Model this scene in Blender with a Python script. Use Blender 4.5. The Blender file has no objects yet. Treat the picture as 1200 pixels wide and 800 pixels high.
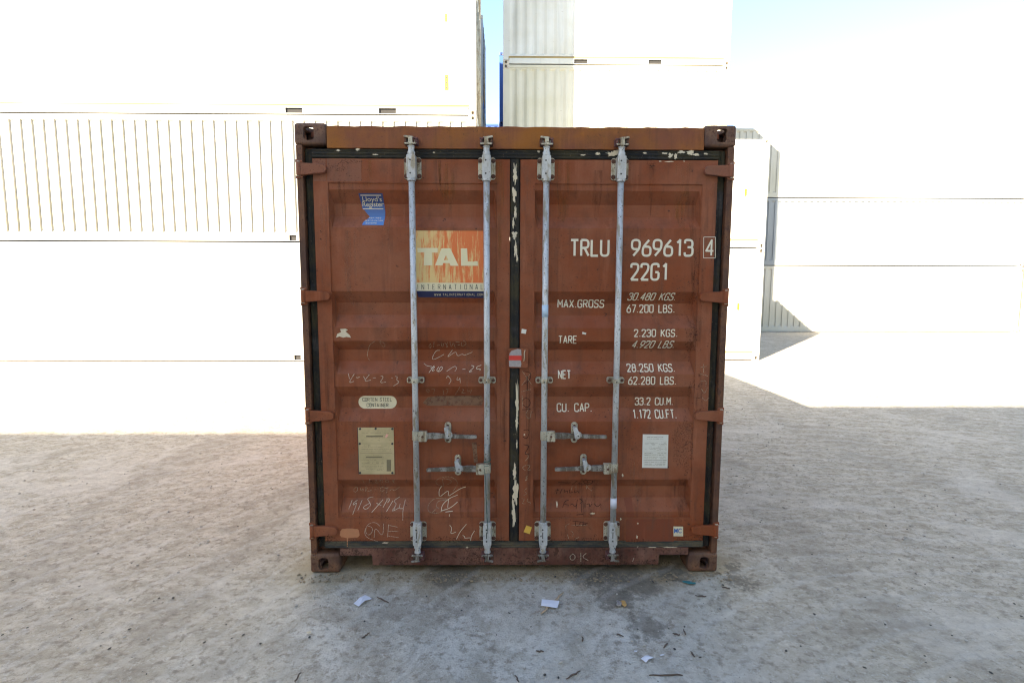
import bpy, bmesh, math, random
from mathutils import Vector, Matrix
random.seed(7)
R = math.radians
sc = bpy.context.scene
COL = sc.collection

# ------------------------------------------------------------------ camera
F_PX, CAM = 615.0, Vector((-0.0505, -2.986, 1.693))
YAW, PITCH, ROLL = 0.01033, 0.10125, 0.00268
fwd = Vector((math.sin(YAW)*math.cos(PITCH), math.cos(YAW)*math.cos(PITCH), -math.sin(PITCH)))
rt0 = Vector((math.cos(YAW), -math.sin(YAW), 0)); up0 = rt0.cross(fwd)
rt = rt0*math.cos(ROLL) + up0*math.sin(ROLL)
up = -rt0*math.sin(ROLL) + up0*math.cos(ROLL)
cam = bpy.data.cameras.new('camera'); co = bpy.data.objects.new('camera', cam); COL.objects.link(co)
cam.sensor_fit = 'HORIZONTAL'; cam.sensor_width = 36; cam.lens = F_PX/1200*36
cam.clip_start = 0.05; cam.clip_end = 3000
M = Matrix.Identity(4)
for i, v in enumerate((rt, up, -fwd)):
    for k in range(3): M[k][i] = v[k]
M.translation = CAM
co.matrix_world = M
sc.camera = co

# ------------------------------------------------------------------ light
SUN = Vector((1.21, 1.52, -1.0)).normalized()        # direction the light travels
SUN_EL = math.asin(-SUN.z); SUN_AZ = math.atan2(-SUN.x, -SUN.y)
w = bpy.data.worlds.new('World'); sc.world = w; w.use_nodes = True
wn = w.node_tree; wn.nodes.clear()
sky = wn.nodes.new('ShaderNodeTexSky'); sky.sky_type = 'NISHITA'; sky.sun_disc = False
sky.sun_elevation = SUN_EL; sky.sun_rotation = SUN_AZ % (2*math.pi)
sky.air_density = 1.0; sky.dust_density = .5; sky.ozone_density = 2.6
bg = wn.nodes.new('ShaderNodeBackground'); bg.inputs[1].default_value = 0.11
wo = wn.nodes.new('ShaderNodeOutputWorld')
wn.links.new(sky.outputs[0], bg.inputs[0]); wn.links.new(bg.outputs[0], wo.inputs[0])
sl = bpy.data.lights.new('sun', 'SUN'); sl.energy = 5.0; sl.angle = R(0.53); sl.color = (1, .94, .85)
so = bpy.data.objects.new('sun', sl); COL.objects.link(so)
so.rotation_euler = SUN.to_track_quat('-Z', 'Y').to_euler(); so.location = (-20, -20, 30)
sc.view_settings.view_transform = 'Standard'; sc.view_settings.look = 'None'
sc.view_settings.gamma = 1; sc.view_settings.use_curve_mapping = False
sc.view_settings.exposure = 2.27
sc.cycles.max_bounces = 8
sc.view_settings.use_white_balance = True; sc.view_settings.white_balance_temperature = 7500   # camera balanced for open shade
sc.cycles.filter_width = 1.15

# ------------------------------------------------------------------ mapping of survey marks on the door plane
def ray(u, v): return rt*((u-600)/F_PX) + up*((400-v)/F_PX) + fwd
def on_door(u, v, y=0.02):
    d = ray(u, v); p = CAM + d*((y-CAM.y)/d.y); return (p.x, p.z)
def on_ground(u, v):
    d = ray(u, v); p = CAM - d*(CAM.z/d.z); return (p.x, p.y)

# ------------------------------------------------------------------ materials
class NT:
    def __init__(s, name):
        s.m = bpy.data.materials.new(name); s.m.use_nodes = True; s.t = s.m.node_tree; s.t.nodes.clear()
        s.out = s.n('ShaderNodeOutputMaterial'); s.b = s.n('ShaderNodeBsdfPrincipled')
        s.l(s.b.outputs[0], s.out.inputs[0])
        tc = s.n('ShaderNodeTexCoord'); oi = s.n('ShaderNodeObjectInfo')
        s.co = tc.outputs['Object']; s.rand = oi.outputs['Random']
    def n(s, t, **k):
        x = s.t.nodes.new(t)
        for a, b in k.items(): setattr(x, a, b)
        return x
    def l(s, a, b): s.t.links.new(a, b)
    def val(s, sock, v):
        if isinstance(v, (int, float)): sock.default_value = v
        elif isinstance(v, tuple): sock.default_value = v if len(v) == len(sock.default_value) else (*v, 1)
        else: s.l(v, sock)
    def noise(s, scale, detail=4, rough=.55, stretch=None, dist=0, off=None):
        x = s.n('ShaderNodeTexNoise'); x.inputs['Scale'].default_value = scale
        x.inputs['Detail'].default_value = detail; x.inputs['Roughness'].default_value = rough
        x.inputs['Distortion'].default_value = dist
        c = s.co
        if stretch or off:
            mp = s.n('ShaderNodeMapping'); mp.inputs['Scale'].default_value = stretch or (1, 1, 1)
            mp.inputs['Location'].default_value = off or (0, 0, 0); s.l(c, mp.inputs[0]); c = mp.outputs[0]
        s.l(c, x.inputs['Vector']); return x.outputs['Fac']
    def step(s, f, a, b, lo=0., hi=1.):
        x = s.n('ShaderNodeMapRange', interpolation_type='SMOOTHSTEP')
        s.val(x.inputs[0], f); x.inputs[1].default_value = a; x.inputs[2].default_value = b
        x.inputs[3].default_value = lo; x.inputs[4].default_value = hi; return x.outputs[0]
    def mix(s, f, a, b, mode='MIX'):
        x = s.n('ShaderNodeMix', data_type='RGBA', blend_type=mode)
        s.val(x.inputs[0], f); s.val(x.inputs[6], a); s.val(x.inputs[7], b); return x.outputs[2]
    def math(s, op, a, b=0.):
        x = s.n('ShaderNodeMath', operation=op); s.val(x.inputs[0], a); s.val(x.inputs[1], b); return x.outputs[0]
    def bump(s, h, strength=.3, dist=.005, prev=None):
        x = s.n('ShaderNodeBump'); x.inputs['Strength'].default_value = strength; x.inputs['Distance'].default_value = dist
        s.val(x.inputs['Height'], h)
        if prev is not None: s.l(prev, x.inputs['Normal'])
        return x.outputs[0]
    def fin(s, col, rough=.6, metal=0., normal=None, spec=.5, alpha=None):
        s.val(s.b.inputs['Base Color'], col); s.val(s.b.inputs['Roughness'], rough); s.val(s.b.inputs['Metallic'], metal)
        s.b.inputs['Specular IOR Level'].default_value = spec
        if normal is not None: s.l(normal, s.b.inputs['Normal'])
        if alpha is not None: s.val(s.b.inputs['Alpha'], alpha)
        return s.m

def painted(name, c1, c2, rust=(.075, .03, .018), spots=.66, streak=.68, rough=.55, vary=1.6, dirt=(.10, .07, .05), spec=.4, fine=.8):
    t = NT(name)
    c = t.mix(t.step(t.noise(vary, 6, .6), .35, .65), c1, c2)
    c = t.mix(t.math('MULTIPLY', t.step(t.noise(7, 6, .7, off=(3, 1, 2)), .45, .75), .35), c, dirt)
    c = t.mix(t.math('MULTIPLY', t.step(t.noise(9, 5, .6, stretch=(3.2, 3.2, .22)), .52, .75), .38), c, dirt)
    c = t.mix(t.math('MULTIPLY', t.step(t.noise(6, 4, .6, stretch=(3.2, 3.2, .3), off=(5, 0, 1)), .55, .75), .22),
              c, tuple(min(1, k*1.6+.02) for k in c1))
    c = t.mix(t.math('MULTIPLY', t.noise(140, 3, .7), .5*fine), c, t.mix(.55, c, (0.02, .012, .01)))
    f = t.math('MULTIPLY', t.step(t.noise(95, 3, .6), spots, spots+.05), t.step(t.noise(2.3, 3, .6, off=(9, 2, 4)), .42, .6))
    c = t.mix(f, c, rust)
    f2 = t.step(t.noise(26, 4, .65, off=(1, 7, 3)), streak, streak+.04)
    c = t.mix(f2, c, rust)
    nrm = t.bump(t.noise(3.2, 3, .5), .35, .012)
    nrm = t.bump(t.noise(160, 3, .6), .25, .0012, nrm)
    return t.fin(c, t.step(t.noise(12, 4), .3, .7, rough-.1, rough+.15), 0, nrm, spec)

BROWN = painted('door_paint', (.300, .101, .050), (.255, .063, .021), vary=1.5, dirt=(.07, .036, .024), spec=.25, spots=.63)
BROWN2 = painted('frame_paint', (.33, .115, .020), (.235, .075, .038), dirt=(.09, .04, .02), spots=.64, vary=2.6, spec=.25)
BROWN_ROOF = painted('side_paint', (.29, .09, .036), (.26, .08, .04), spots=.6, spec=.25)
POST = painted('post_paint', (.175, .070, .032), (.085, .036, .022), spots=.53, streak=.57, vary=4, dirt=(.05, .03, .022))
SILL = painted('sill_paint', (.23, .104, .072), (.115, .036, .023), spots=.53, streak=.57, vary=5, dirt=(.06, .05, .042))
CASTM = painted('casting_paint', (.21, .098, .052), (.095, .044, .030), spots=.54, streak=.58, dirt=(.20, .14, .10), rough=.6, vary=9)
REDDER = painted('repaint_red', (.235, .064, .030), (.225, .058, .026), spots=.7, spec=.25)
FADED = painted('repaint_faded', (.28, .108, .062), (.25, .09, .05), spots=.60, spec=.25)

def galv(name, base, dirt, spots, bol=.55):
    t = NT(name)
    c = t.mix(t.step(t.noise(14, 5, .65, stretch=(1, 1, .35)), .4, .66), base, tuple(k*.74 for k in base))
    c = t.mix(t.step(t.noise(30, 5, .7, stretch=(1, 1, .25), off=(2, 2, 5)), bol, bol+.12), c, dirt)
    c = t.mix(t.step(t.noise(120, 3, .6), spots, spots+.05), c, (.10, .055, .035))
    c = t.mix(t.step(t.noise(18, 5, .7, off=(4, 4, 4)), .66, .7), c, (.06, .055, .05))
    return t.fin(c, .45, .25, t.bump(t.noise(70, 4, .6), .4, .0015), .5)
GALV = galv('galvanised_bar', (.56, .57, .57), (.33, .29, .22), .62, .5)
GALVB = galv('galvanised_plate', (.52, .48, .37), (.25, .19, .12), .60, .49)
GALVD = galv('worn_handle', (.33, .32, .29), (.13, .11, .085), .58, .43)

def plain(name, col, rough=.6, metal=0, var=.25, scale=20, bump=.2):
    t = NT(name)
    c = t.mix(t.math('MULTIPLY', t.noise(scale, 5, .6), 1.), tuple(k*(1-var) for k in col), tuple(min(1, k*(1+var)) for k in col))
    return t.fin(c, rough, metal, t.bump(t.noise(scale*5, 3), bump, .001))
RUSTB = plain('rusty_bolt', (.12, .055, .035), .8, .2, .4, 60)
RUSTRED = plain('cam_red_primer', (.13, .05, .045), .7, 0, .5, 40)
def rubber():
    t = NT('gasket_rubber')
    c = t.mix(t.step(t.noise(5, 5, .6, stretch=(1, 1, 1)), .42, .62), (.018, .017, .016), (.040, .034, .018))
    c = t.mix(t.step(t.noise(4, 4, .7, off=(8, 1, 1)), .55, .7), c, (.045, .043, .043))
    c = t.mix(t.step(t.noise(60, 4, .7), .62, .7), c, (.11, .085, .06))
    return t.fin(c, .7, 0, t.bump(t.noise(40, 4), .4, .003), .25)
RUBBER = rubber()
def grimy():
    t = NT('gasket_grime')
    c = t.mix(t.step(t.noise(7, 6, .7, stretch=(.6, 1, 3)), .4, .62), (.03, .032, .03), (.10, .082, .05))
    c = t.mix(t.step(t.noise(45, 5, .7), .58, .68), c, (.05, .025, .015))
    return t.fin(c, .75, 0, t.bump(t.noise(50, 4), .5, .004))
GRIME = grimy()
PEEL = plain('peeled_cream', (.62, .53, .38), .7, 0, .18, 60)
WHITE_TXT = plain('lettering_white', (.72, .67, .53), .6, 0, .1, 90)
CREAM = plain('sticker_cream', (.70, .62, .42), .5, 0, .06, 30)
PAPER = plain('paper_white', (.68, .67, .60), .6, 0, .08, 40)
PAPERG = plain('paper_bluewhite', (.62, .63, .70), .55, 0, .06, 30)
NAVY = plain('navy', (.028, .035, .11), .45, 0, .15)
INK = plain('ink', (.05, .045, .04), .6, 0, .2)
INKG = plain('faint_print', (.20, .16, .09), .7, 0, .2, 90)
BLUEINK = plain('blue_print', (.04, .13, .38), .5, 0, .1)
YEL = plain('yellow_sticker', (.75, .45, .07), .5, 0, .06)
PRIMER = plain('orange_primer', (.48, .20, .095), .75, 0, .12, 50)
REDTAPE = plain('red_tape', (.62, .045, .03), .4, 0, .1)
SILVER = plain('silver_tape', (.36, .33, .33), .35, .3, .35, 80)
SKYTAPE = plain('pale_blue_tape', (.45, .60, .74), .4, 0, .1)
GREENSTR = plain('green_twine', (.05, .11, .09), .8, 0, .3, 80)
WOODM = plain('pale_wood', (.42, .30, .20), .8, 0, .3, 60)
TWIGM = plain('twig_bark', (.11, .075, .055), .9, 0, .4, 60)
TEAL = plain('teal_plastic', (.03, .16, .17), .4, 0, .15)
DARKIN = plain('dark_inside', (.03, .028, .026), .9)
FOIL = plain('wrapper_foil', (.45, .45, .46), .3, .6, .4, 90)
GOLDM = plain('wrapper_gold', (.55, .33, .12), .4, .2, .3, 90)
MUDP = plain('mud_smear', (.21, .115, .065), .9, 0, .3, 40)
def plate_m():
    t = NT('data_plate')
    c = t.mix(t.step(t.noise(9, 5), .35, .65), (.56, .45, .25), (.46, .37, .20))
    c = t.mix(t.step(t.noise(60, 5, .7), .6, .7), c, (.36, .28, .15))
    return t.fin(c, .45, .1, t.bump(t.noise(60, 3), .3, .001))
PLATE = plate_m()
def chalk(name, col, lo=.42, hi=.6):
    t = NT(name)
    return t.fin(col, .95, 0, None, .1, t.step(t.noise(260, 3, .7), lo, hi, .12, .9))
CHALK = chalk('chalk', (.66, .56, .44), .34, .52); CHALKB = chalk('chalk_bright', (.80, .72, .55), .25, .38)
CHALKD = chalk('pen_dark', (.045, .03, .025), .28, .42); CHALKF = chalk('chalk_faint', (.46, .33, .22), .38, .58)
def smear():
    t = NT('tape_residue')
    return t.fin((.24, .135, .085), .8, 0, None, .2, t.step(t.noise(45, 4, .7), .32, .55, .35, .9))
SMEAR = smear()
def darkstain():
    t = NT('grime_patch')
    return t.fin((.08, .045, .03), .9, 0, None, .2, t.step(t.noise(120, 4, .7), .50, .62, .0, .55))
STAIN = darkstain()
def tal_m():
    t = NT('logo_orange_streaks')
    n1 = t.noise(13, 7, .72, stretch=(3.4, 1, .35), dist=.3)
    n2 = t.noise(60, 4, .7, stretch=(2.4, 1, .3))
    sx = t.n('ShaderNodeSeparateXYZ'); t.l(t.co, sx.inputs[0])
    g = t.step(sx.outputs[0], -.56, -.2, -.07, .10)
    s = t.math('ADD', t.math('ADD', n1, t.math('MULTIPLY', t.math('SUBTRACT', n2, .5), .5)), g)
    c = t.mix(t.step(s, .42, .60), (.72, .50, .21), (.72, .17, .045))
    return t.fin(c, .45)
TALM = tal_m()
def lloyd_m():
    t = NT('register_blue')
    sx = t.n('ShaderNodeSeparateXYZ'); t.l(t.co, sx.inputs[0])
    return t.fin(t.mix(t.step(sx.outputs[2], 2.04, 2.21), (.07, .21, .52), (.03, .05, .17)), .4)
LLOYD = lloyd_m()

def white_paint(name, base, warm, rust=.71):
    t = NT(name)
    c = t.mix(t.step(t.noise(.8, 5, .6), .35, .65), base, warm)
    c = t.mix(t.math('MULTIPLY', t.step(t.noise(2.2, 5, .6, stretch=(2.5, 2.5, .2)), .5, .78), .3), c, tuple(k*.6 for k in warm))
    c = t.mix(t.step(t.noise(14, 4, .7), rust, rust+.03), c, (.24, .13, .08))
    return t.fin(c, .5, 0, t.bump(t.noise(1.6, 3), .25, .02))
WHITE = white_paint('white_container_paint', (.65, .645, .60), (.59, .57, .50), .70)
CREAMP = white_paint('cream_container_paint', (.60, .565, .46), (.55, .51, .38), .70)
GREYP = white_paint('grey_container_paint', (.45, .47, .49), (.40, .42, .44))
RIBW = white_paint('aged_white_paint', (.46, .445, .39), (.42, .405, .33))
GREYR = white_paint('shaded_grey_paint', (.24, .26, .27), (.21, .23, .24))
BLUEP = white_paint('blue_container_paint', (.03, .115, .37), (.03, .09, .30), .74)
CASTW = white_paint('white_casting_paint', (.62, .57, .47), (.45, .36, .26), .6)
CASTB = white_paint('blue_casting_paint', (.04, .10, .30), (.08, .06, .06), .6)
BUFF = plain('buff_rail', (.40, .28, .105), .6, 0, .12, 3)
YELB = plain('hazard_yellow', (.52, .38, .015), .5)

# ------------------------------------------------------------------ mesh helpers
def new(name, bm, mats, parent=None, smooth=False, bevel=0):
    bmesh.ops.recalc_face_normals(bm, faces=bm.faces)
    me = bpy.data.meshes.new(name); bm.to_mesh(me); bm.free()
    for m in (mats if isinstance(mats, (list, tuple)) else [mats]): me.materials.append(m)
    if smooth:
        for p in me.polygons: p.use_smooth = True
    o = bpy.data.objects.new(name, me); COL.objects.link(o)
    if parent: o.parent = parent
    if bevel:
        b = o.modifiers.new('bevel', 'BEVEL'); b.width = bevel; b.segments = 2; b.limit_method = 'ANGLE'; b.angle_limit = R(40)
    return o
def empty(name, loc=(0, 0, 0), rz=0):
    o = bpy.data.objects.new(name, None); COL.objects.link(o); o.location = loc; o.rotation_euler.z = rz
    o.empty_display_size = .2; return o
def tag(o, label=None, cat=None, group=None, kind=None):
    if label: o['label'] = label
    if cat: o['category'] = cat
    if group: o['group'] = group
    if kind: o['kind'] = kind
    return o
def box(bm, x0, x1, y0, y1, z0, z1, mi=0):
    v = [bm.verts.new(p) for p in ((x0,y0,z0),(x1,y0,z0),(x1,y1,z0),(x0,y1,z0),(x0,y0,z1),(x1,y0,z1),(x1,y1,z1),(x0,y1,z1))]
    for f in ((0,1,5,4),(1,2,6,5),(2,3,7,6),(3,0,4,7),(4,5,6,7),(3,2,1,0)):
        bm.faces.new([v[i] for i in f]).material_index = mi
    return v
def cyl(bm, c, r, h, axis='z', n=16, mi=0, r2=None, rot=0):
    """solid cylinder centred at c"""
    r2 = r if r2 is None else r2; c = Vector(c); rings = []
    for s, rr in ((-.5, r), (.5, r2)):
        ring = []
        for k in range(n):
            a = 2*math.pi*k/n + rot; p, q = rr*math.cos(a), rr*math.sin(a)
            d = {'z': (p, q, s*h), 'y': (p, s*h, q), 'x': (s*h, p, q)}[axis]
            ring.append(bm.verts.new(c+Vector(d)))
        rings.append(ring)
    fs = [bm.faces.new((rings[0][k], rings[0][(k+1) % n], rings[1][(k+1) % n], rings[1][k])) for k in range(n)]
    fs += [bm.faces.new(rings[0]), bm.faces.new(rings[1])]
    for f in fs[:-2]: f.smooth = True
    for f in fs: f.material_index = mi
def prism(bm, pts, y0, y1, mi=0):
    """outline in x,z extruded along y"""
    a = [bm.verts.new((p[0], y0, p[1])) for p in pts]; b = [bm.verts.new((p[0], y1, p[1])) for p in pts]; n = len(pts)
    fs = [bm.faces.new(a), bm.faces.new(b)] + [bm.faces.new((a[i], a[(i+1) % n], b[(i+1) % n], b[i])) for i in range(n)]
    for f in fs: f.material_index = mi
def rrect(x0, x1, z0, z1, r, n=5):
    out = []
    for cx, cz, a0 in ((x1-r, z1-r, 0), (x0+r, z1-r, 90), (x0+r, z0+r, 180), (x1-r, z0+r, 270)):
        for k in range(n+1):
            a = R(a0+90*k/n); out.append((cx+r*math.cos(a), cz+r*math.sin(a)))
    return out
def tube(bm, pts, r, n=8, mi=0):
    pts = [Vector(p) for p in pts]; rings = []
    for i, p in enumerate(pts):
        d = (pts[min(i+1, len(pts)-1)]-pts[max(i-1, 0)]).normalized()
        a = d.cross(Vector((0.13, 1, 0.21))).normalized(); b = d.cross(a)
        rr = r[i] if isinstance(r, (list, tuple)) else r
        rings.append([bm.verts.new(p+a*rr*math.cos(2*math.pi*k/n)+b*rr*math.sin(2*math.pi*k/n)) for k in range(n)])
    for i in range(len(rings)-1):
        for k in range(n):
            f = bm.faces.new((rings[i][k], rings[i][(k+1) % n], rings[i+1][(k+1) % n], rings[i+1][k])); f.smooth = True; f.material_index = mi
    bm.faces.new(rings[0]).material_index = mi; bm.faces.new(rings[-1]).material_index = mi

# ------------------------------------------------------------------ corner casting (real apertures)
def casting_mesh(name, mat):
    def tmp(bm, nm):
        me = bpy.data.meshes.new(nm); bmesh.ops.recalc_face_normals(bm, faces=bm.faces); bm.to_mesh(me); bm.free()
        o = bpy.data.objects.new(nm, me); COL.objects.link(o); return o
    bm = bmesh.new(); box(bm, 0, .178, 0, .162, 0, .118)
    bmesh.ops.bevel(bm, geom=bm.edges[:], offset=.020, segments=5, affect='EDGES', profile=.6)
    body = tmp(bm, 'casting_body'); cut = []
    bm = bmesh.new(); box(bm, .026, .152, .026, .136, .022, .096); cut.append(tmp(bm, 'cut_a'))
    bm = bmesh.new(); prism(bm, rrect(.050, .110, .024, .098, .020), -.05, .06); cut.append(tmp(bm, 'cut_b'))
    bm = bmesh.new()
    pts = rrect(.038, .124, .028, .092, .026); a = [bm.verts.new((-.05, p[0], p[1])) for p in pts]; b = [bm.verts.new((.06, p[0], p[1])) for p in pts]; n = len(pts)
    bm.faces.new(a); bm.faces.new(b); [bm.faces.new((a[i], a[(i+1) % n], b[(i+1) % n], b[i])) for i in range(n)]
    cut.append(tmp(bm, 'cut_c'))
    bm = bmesh.new()
    pts = rrect(.048, .126, .030, .120, .028); a = [bm.verts.new((p[0], p[1], .06)) for p in pts]; b = [bm.verts.new((p[0], p[1], .2)) for p in pts]
    bm.faces.new(a); bm.faces.new(b); [bm.faces.new((a[i], a[(i+1) % n], b[(i+1) % n], b[i])) for i in range(n)]
    cut.append(tmp(bm, 'cut_d'))
    for c in cut:
        m = body.modifiers.new('b', 'BOOLEAN'); m.operation = 'DIFFERENCE'; m.object = c; m.solver = 'EXACT'
    bpy.context.view_layer.update()
    dg = bpy.context.evaluated_depsgraph_get()
    me = bpy.data.meshes.new_from_object(body.evaluated_get(dg))
    for o in cut+[body]: bpy.data.objects.remove(o)
    me.materials.clear(); me.materials.append(mat); me.name = name
    return me
CAST = {'brown': casting_mesh('corner_casting', CASTM), 'white': casting_mesh('corner_casting_white', CASTW),
        'blue': casting_mesh('corner_casting_blue', CASTB)}
def castings(parent, L, W, H, key, which=None):
    """box spans x 0..L, y 0..W, z 0..H in the parent's space; the mesh sits at front-left-top and is mirrored to the rest"""
    for ix in (0, 1):
        for iy in (0, 1):
            for iz in (0, 1):
                if which and (ix, iy, iz) not in which: continue
                o = bpy.data.objects.new('corner_casting', CAST[key]); COL.objects.link(o); o.parent = parent
                o.scale = (-1 if ix else 1, -1 if iy else 1, 1 if iz else -1)
                o.location = (L if ix else 0, W if iy else 0, H-.118 if iz else .118)

# ------------------------------------------------------------------ containers of the background
def corr_wall(bm, x0, x1, z0, z1, yface, inward, pitch=.278, depth=.036, slope=.068, mi=0, along='x'):
    n = max(1, round((x1-x0)/pitch)); p = (x1-x0)/n
    prof = [(x0, 0)]
    flat = (p-2*slope)/2
    for k in range(n):
        b = x0+k*p
        prof += [(b+flat/2, 0), (b+flat/2+slope, 1), (b+flat/2+slope+flat, 1), (b+flat/2+2*slope+flat, 0)]
    prof.append((x1, 0))
    rows = []
    for z, k in ((z0, 0), (z0+.03, 0), (z0+.07, 1), (z1-.07, 1), (z1-.03, 0), (z1, 0)):
        r_ = []
        for x, d in prof:
            y = yface + inward*depth*d*k
            r_.append(bm.verts.new((x, y, z) if along == 'x' else (y, x, z)))
        rows.append(r_)
    for a, b in zip(rows, rows[1:]):
        for i in range(len(prof)-1):
            bm.faces.new((a[i], a[i+1], b[i+1], b[i])).material_index = mi

def yard_container(label, x, y, z, L, H, paint, style='corr', key='white', slope=.068, pockets=(), marks=(), group=None, rz=0, tint=None):
    e = tag(empty('shipping_container', (x, y, z), rz), label, 'container', group)
    W = 2.438
    def bx1(nm, *c, m=None):
        b_ = bmesh.new(); box(b_, *c); return new(nm, b_, m or paint, e)
    for px in (0.006, L-.156):
        for py in (0.006, W-.126): bx1('corner_post', px, px+.15, py, py+.12, .118, H-.118)
    bm = bmesh.new()
    zb0, zb1 = .022, .165
    segs, c = [], .178
    for (a, b) in sorted(pockets):
        segs.append((c, a)); c = b
    segs.append((c, L-.178))
    for a, b in segs: box(bm, a, b, .012, .06, zb0, zb1)
    for a, b in pockets:
        box(bm, a, b, .012, .06, .150, zb1); box(bm, a, b, .012, .06, zb0, zb0+.008)
        box(bm, a+.002, b-.002, .055, .115, zb0, .15, 1)
    new('bottom_rail', bm, [paint, DARKIN], e)
    bx1('bottom_rail', .178, L-.178, W-.06, W-.012, zb0, zb1)
    for px in (.012, L-.06): bx1('end_rail', px, px+.048, .178, W-.178, zb0, zb1)
    strip = .055 if style != 'corr' else 0
    if strip: bx1('rail_strip', .16, L-.16, .034, .06, zb1, zb1+strip, m=BUFF)
    for py in (.010, W-.07): bx1('top_rail', .178, L-.178, py, py+.06, H-.085, H-.012)
    for px in (.010, L-.07): bx1('end_header', px, px+.06, .178, W-.178, H-.11, H-.012)
    zl, zh = zb1+strip, H-.085
    for py, sg in ((.018, 1), (W-.018, -1)):
        bm = bmesh.new()
        if style == 'smooth':
            box(bm, .156, L-.156, min(py, py+sg*.027), max(py, py+sg*.027), zl, zh)
            if sg > 0:
                n = int((L-.3)/1.22)
                for k in range(1, n): box(bm, .15+k*(L-.3)/n-.004, .15+k*(L-.3)/n+.004, .0155, .018, zl, zh)
        else: corr_wall(bm, .156, L-.156, zl, zh, py+.004*sg, sg, slope=slope, pitch=.245 if slope < .01 else .278)
        new('side_wall', bm, tint or paint, e)
    bm = bmesh.new()
    corr_wall(bm, .13, W-.13, zb1, H-.11, .03, 1, pitch=.25, along='y')
    new('end_wall', bm, paint, e)
    # door end on the far short side: flat leaves with four locking bars
    bx1('end_door', L-.05, L-.02, .13, W/2-.006, zb1, H-.11); bx1('end_door', L-.05, L-.02, W/2+.006, W-.13, zb1, H-.11)
    for k in (.24, .42, .58, .76):
        bm = bmesh.new(); cyl(bm, (L-.005, W*k, H/2), .017, H-.25, n=8); new('locking_bar', bm, GALVB, e)
    bx1('roof', .07, L-.07, .07, W-.07, H-.04, H-.022); bx1('floor', .07, L-.07, .07, W-.07, .12, .15)
    castings(e, L, W, H, key)
    for (mx, mz, mw, mh) in marks:
        bm = bmesh.new(); box(bm, mx, mx+mw, .014, .0175, mz, mz+mh)
        for k in range(3): box(bm, mx+mw*.3, mx+mw*.7, .012, .014, mz+mh*(.12+.31*k), mz+mh*(.24+.31*k), 1)
        new('warning_label', bm, [YELB, INK], e)
    return e

FT20, FT40, HC, ST = 6.058, 12.192, 2.896, 2.591
# left stack, long sides to the camera, right end near x = -0.73
LY, LX0 = 9.02, -.727-FT40
LZ = [0, 2.71, 5.47, 8.25, 11.1, 13.9]
ll = ['white container at the bottom of the tall left stack, on the sunlit ground',
      'white corrugated container with thin vertical lines, second up in the left stack',
      'smooth white refrigerated container with yellow labels, third up in the left stack',
      'smooth white refrigerated container fourth up in the left stack, at the top of the photo',
      'smooth white container on top of the left stack, above the picture']
for i in range(5):
    yard_container(ll[i], LX0, LY, LZ[i], FT40, LZ[i+1]-LZ[i], RIBW if i == 1 else WHITE, 'corr' if i < 2 else 'smooth', slope=.008 if i == 1 else .10,
                   pockets=((8.0, 8.38), (10.05, 10.43)) if i >= 2 else ((7.98, 8.14),),
                   marks=((11.50, .53, .09, .33), (11.52, 1.95, .05, .17)) if i == 2 else (), group='white containers stacked at left')
# a second row close behind it, seen edge-on in the gap
ordn = ('bottom', 'second', 'third', 'top')
for i in range(4):
    yard_container('pale grey container, %s one of the narrow stack left of the sky gap' % ordn[i],
                   -.835-FT40, 14.9, i*2.61, FT40, 2.61, GREYP, 'corr', 'white', group='grey containers behind the left stack')
    for o in [o for o in COL.objects if o.type == 'MESH' and o.name.startswith(('end_door', 'end_header', 'end_rail')) and o.parent and o.parent.get('group') == 'grey containers behind the left stack']:
        o.data.materials[0] = BLUEP
for i in range(4):
    yard_container('blue container, %s one of the thin blue strip right of the sky gap' % ordn[i],
                   -.34, 17.4, i*ST, FT20, ST, BLUEP, 'corr', 'blue', group='blue containers behind the right stack')
for i in range(3):
    yard_container('blue container %s far behind, closing the foot of the sky gap' % ('at the bottom', 'in the middle', 'on top')[i],
                   -6.4, 20.3, i*HC, FT20+.1, HC, BLUEP, 'corr', 'blue', group='blue containers closing the gap')
# right stacks
rl = ['cream container at the bottom of the far right stack, hidden by nearer ones',
      'cream container second up in the far right stack, mostly hidden',
      'cream corrugated container third up in the far right stack, half in shade',
      'cream corrugated container fourth up in the far right stack, at the top edge']
for i in range(4):
    yard_container(rl[i], -.165, 12.2, i*2.613, 6.29, 2.613, WHITE if i == 3 else CREAMP, 'ridged', slope=.075,
                   pockets=((1.97, 2.34), (4.03, 4.40)), group='cream containers of the far right stack')
yard_container('white container standing on the ground right of the brown container', -.06, 9.35, 0, 6.03, 2.63, WHITE, 'ridged', slope=.10, marks=((5.45, 1.2, .05, .16),), group='white containers of the near right stack')
yard_container('white container stacked on another, right of the brown container', -.06, 9.35, 2.63, 6.03, 2.47, WHITE, 'ridged', slope=.10, marks=((5.5, 1.2, .05, .16),), group='white containers of the near right stack')
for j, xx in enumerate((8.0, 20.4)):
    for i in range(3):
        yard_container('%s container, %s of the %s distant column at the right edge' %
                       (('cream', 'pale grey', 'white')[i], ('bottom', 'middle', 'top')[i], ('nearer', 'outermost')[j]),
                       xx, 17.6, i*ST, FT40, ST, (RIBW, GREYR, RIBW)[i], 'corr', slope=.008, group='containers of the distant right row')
# the wall of boxes behind the photographer, whose shade covers the foreground
for j, (xx, hh) in enumerate(((-32.9, ST), (-20.6, ST), (-8.3, HC), (4.0, HC))):
    for i in range(3):
        yard_container('%s container, %s of the %s column in the wall behind the camera' %
                       (('white', 'white', 'cream')[i], ('bottom', 'middle', 'top')[i], ('first', 'second', 'third', 'fourth')[j]),
                       xx, -8.71-2.438, i*hh, FT40, hh, (WHITE, WHITE, CREAMP)[i], 'corr', slope=.09, group='containers stacked behind the camera')

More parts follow.
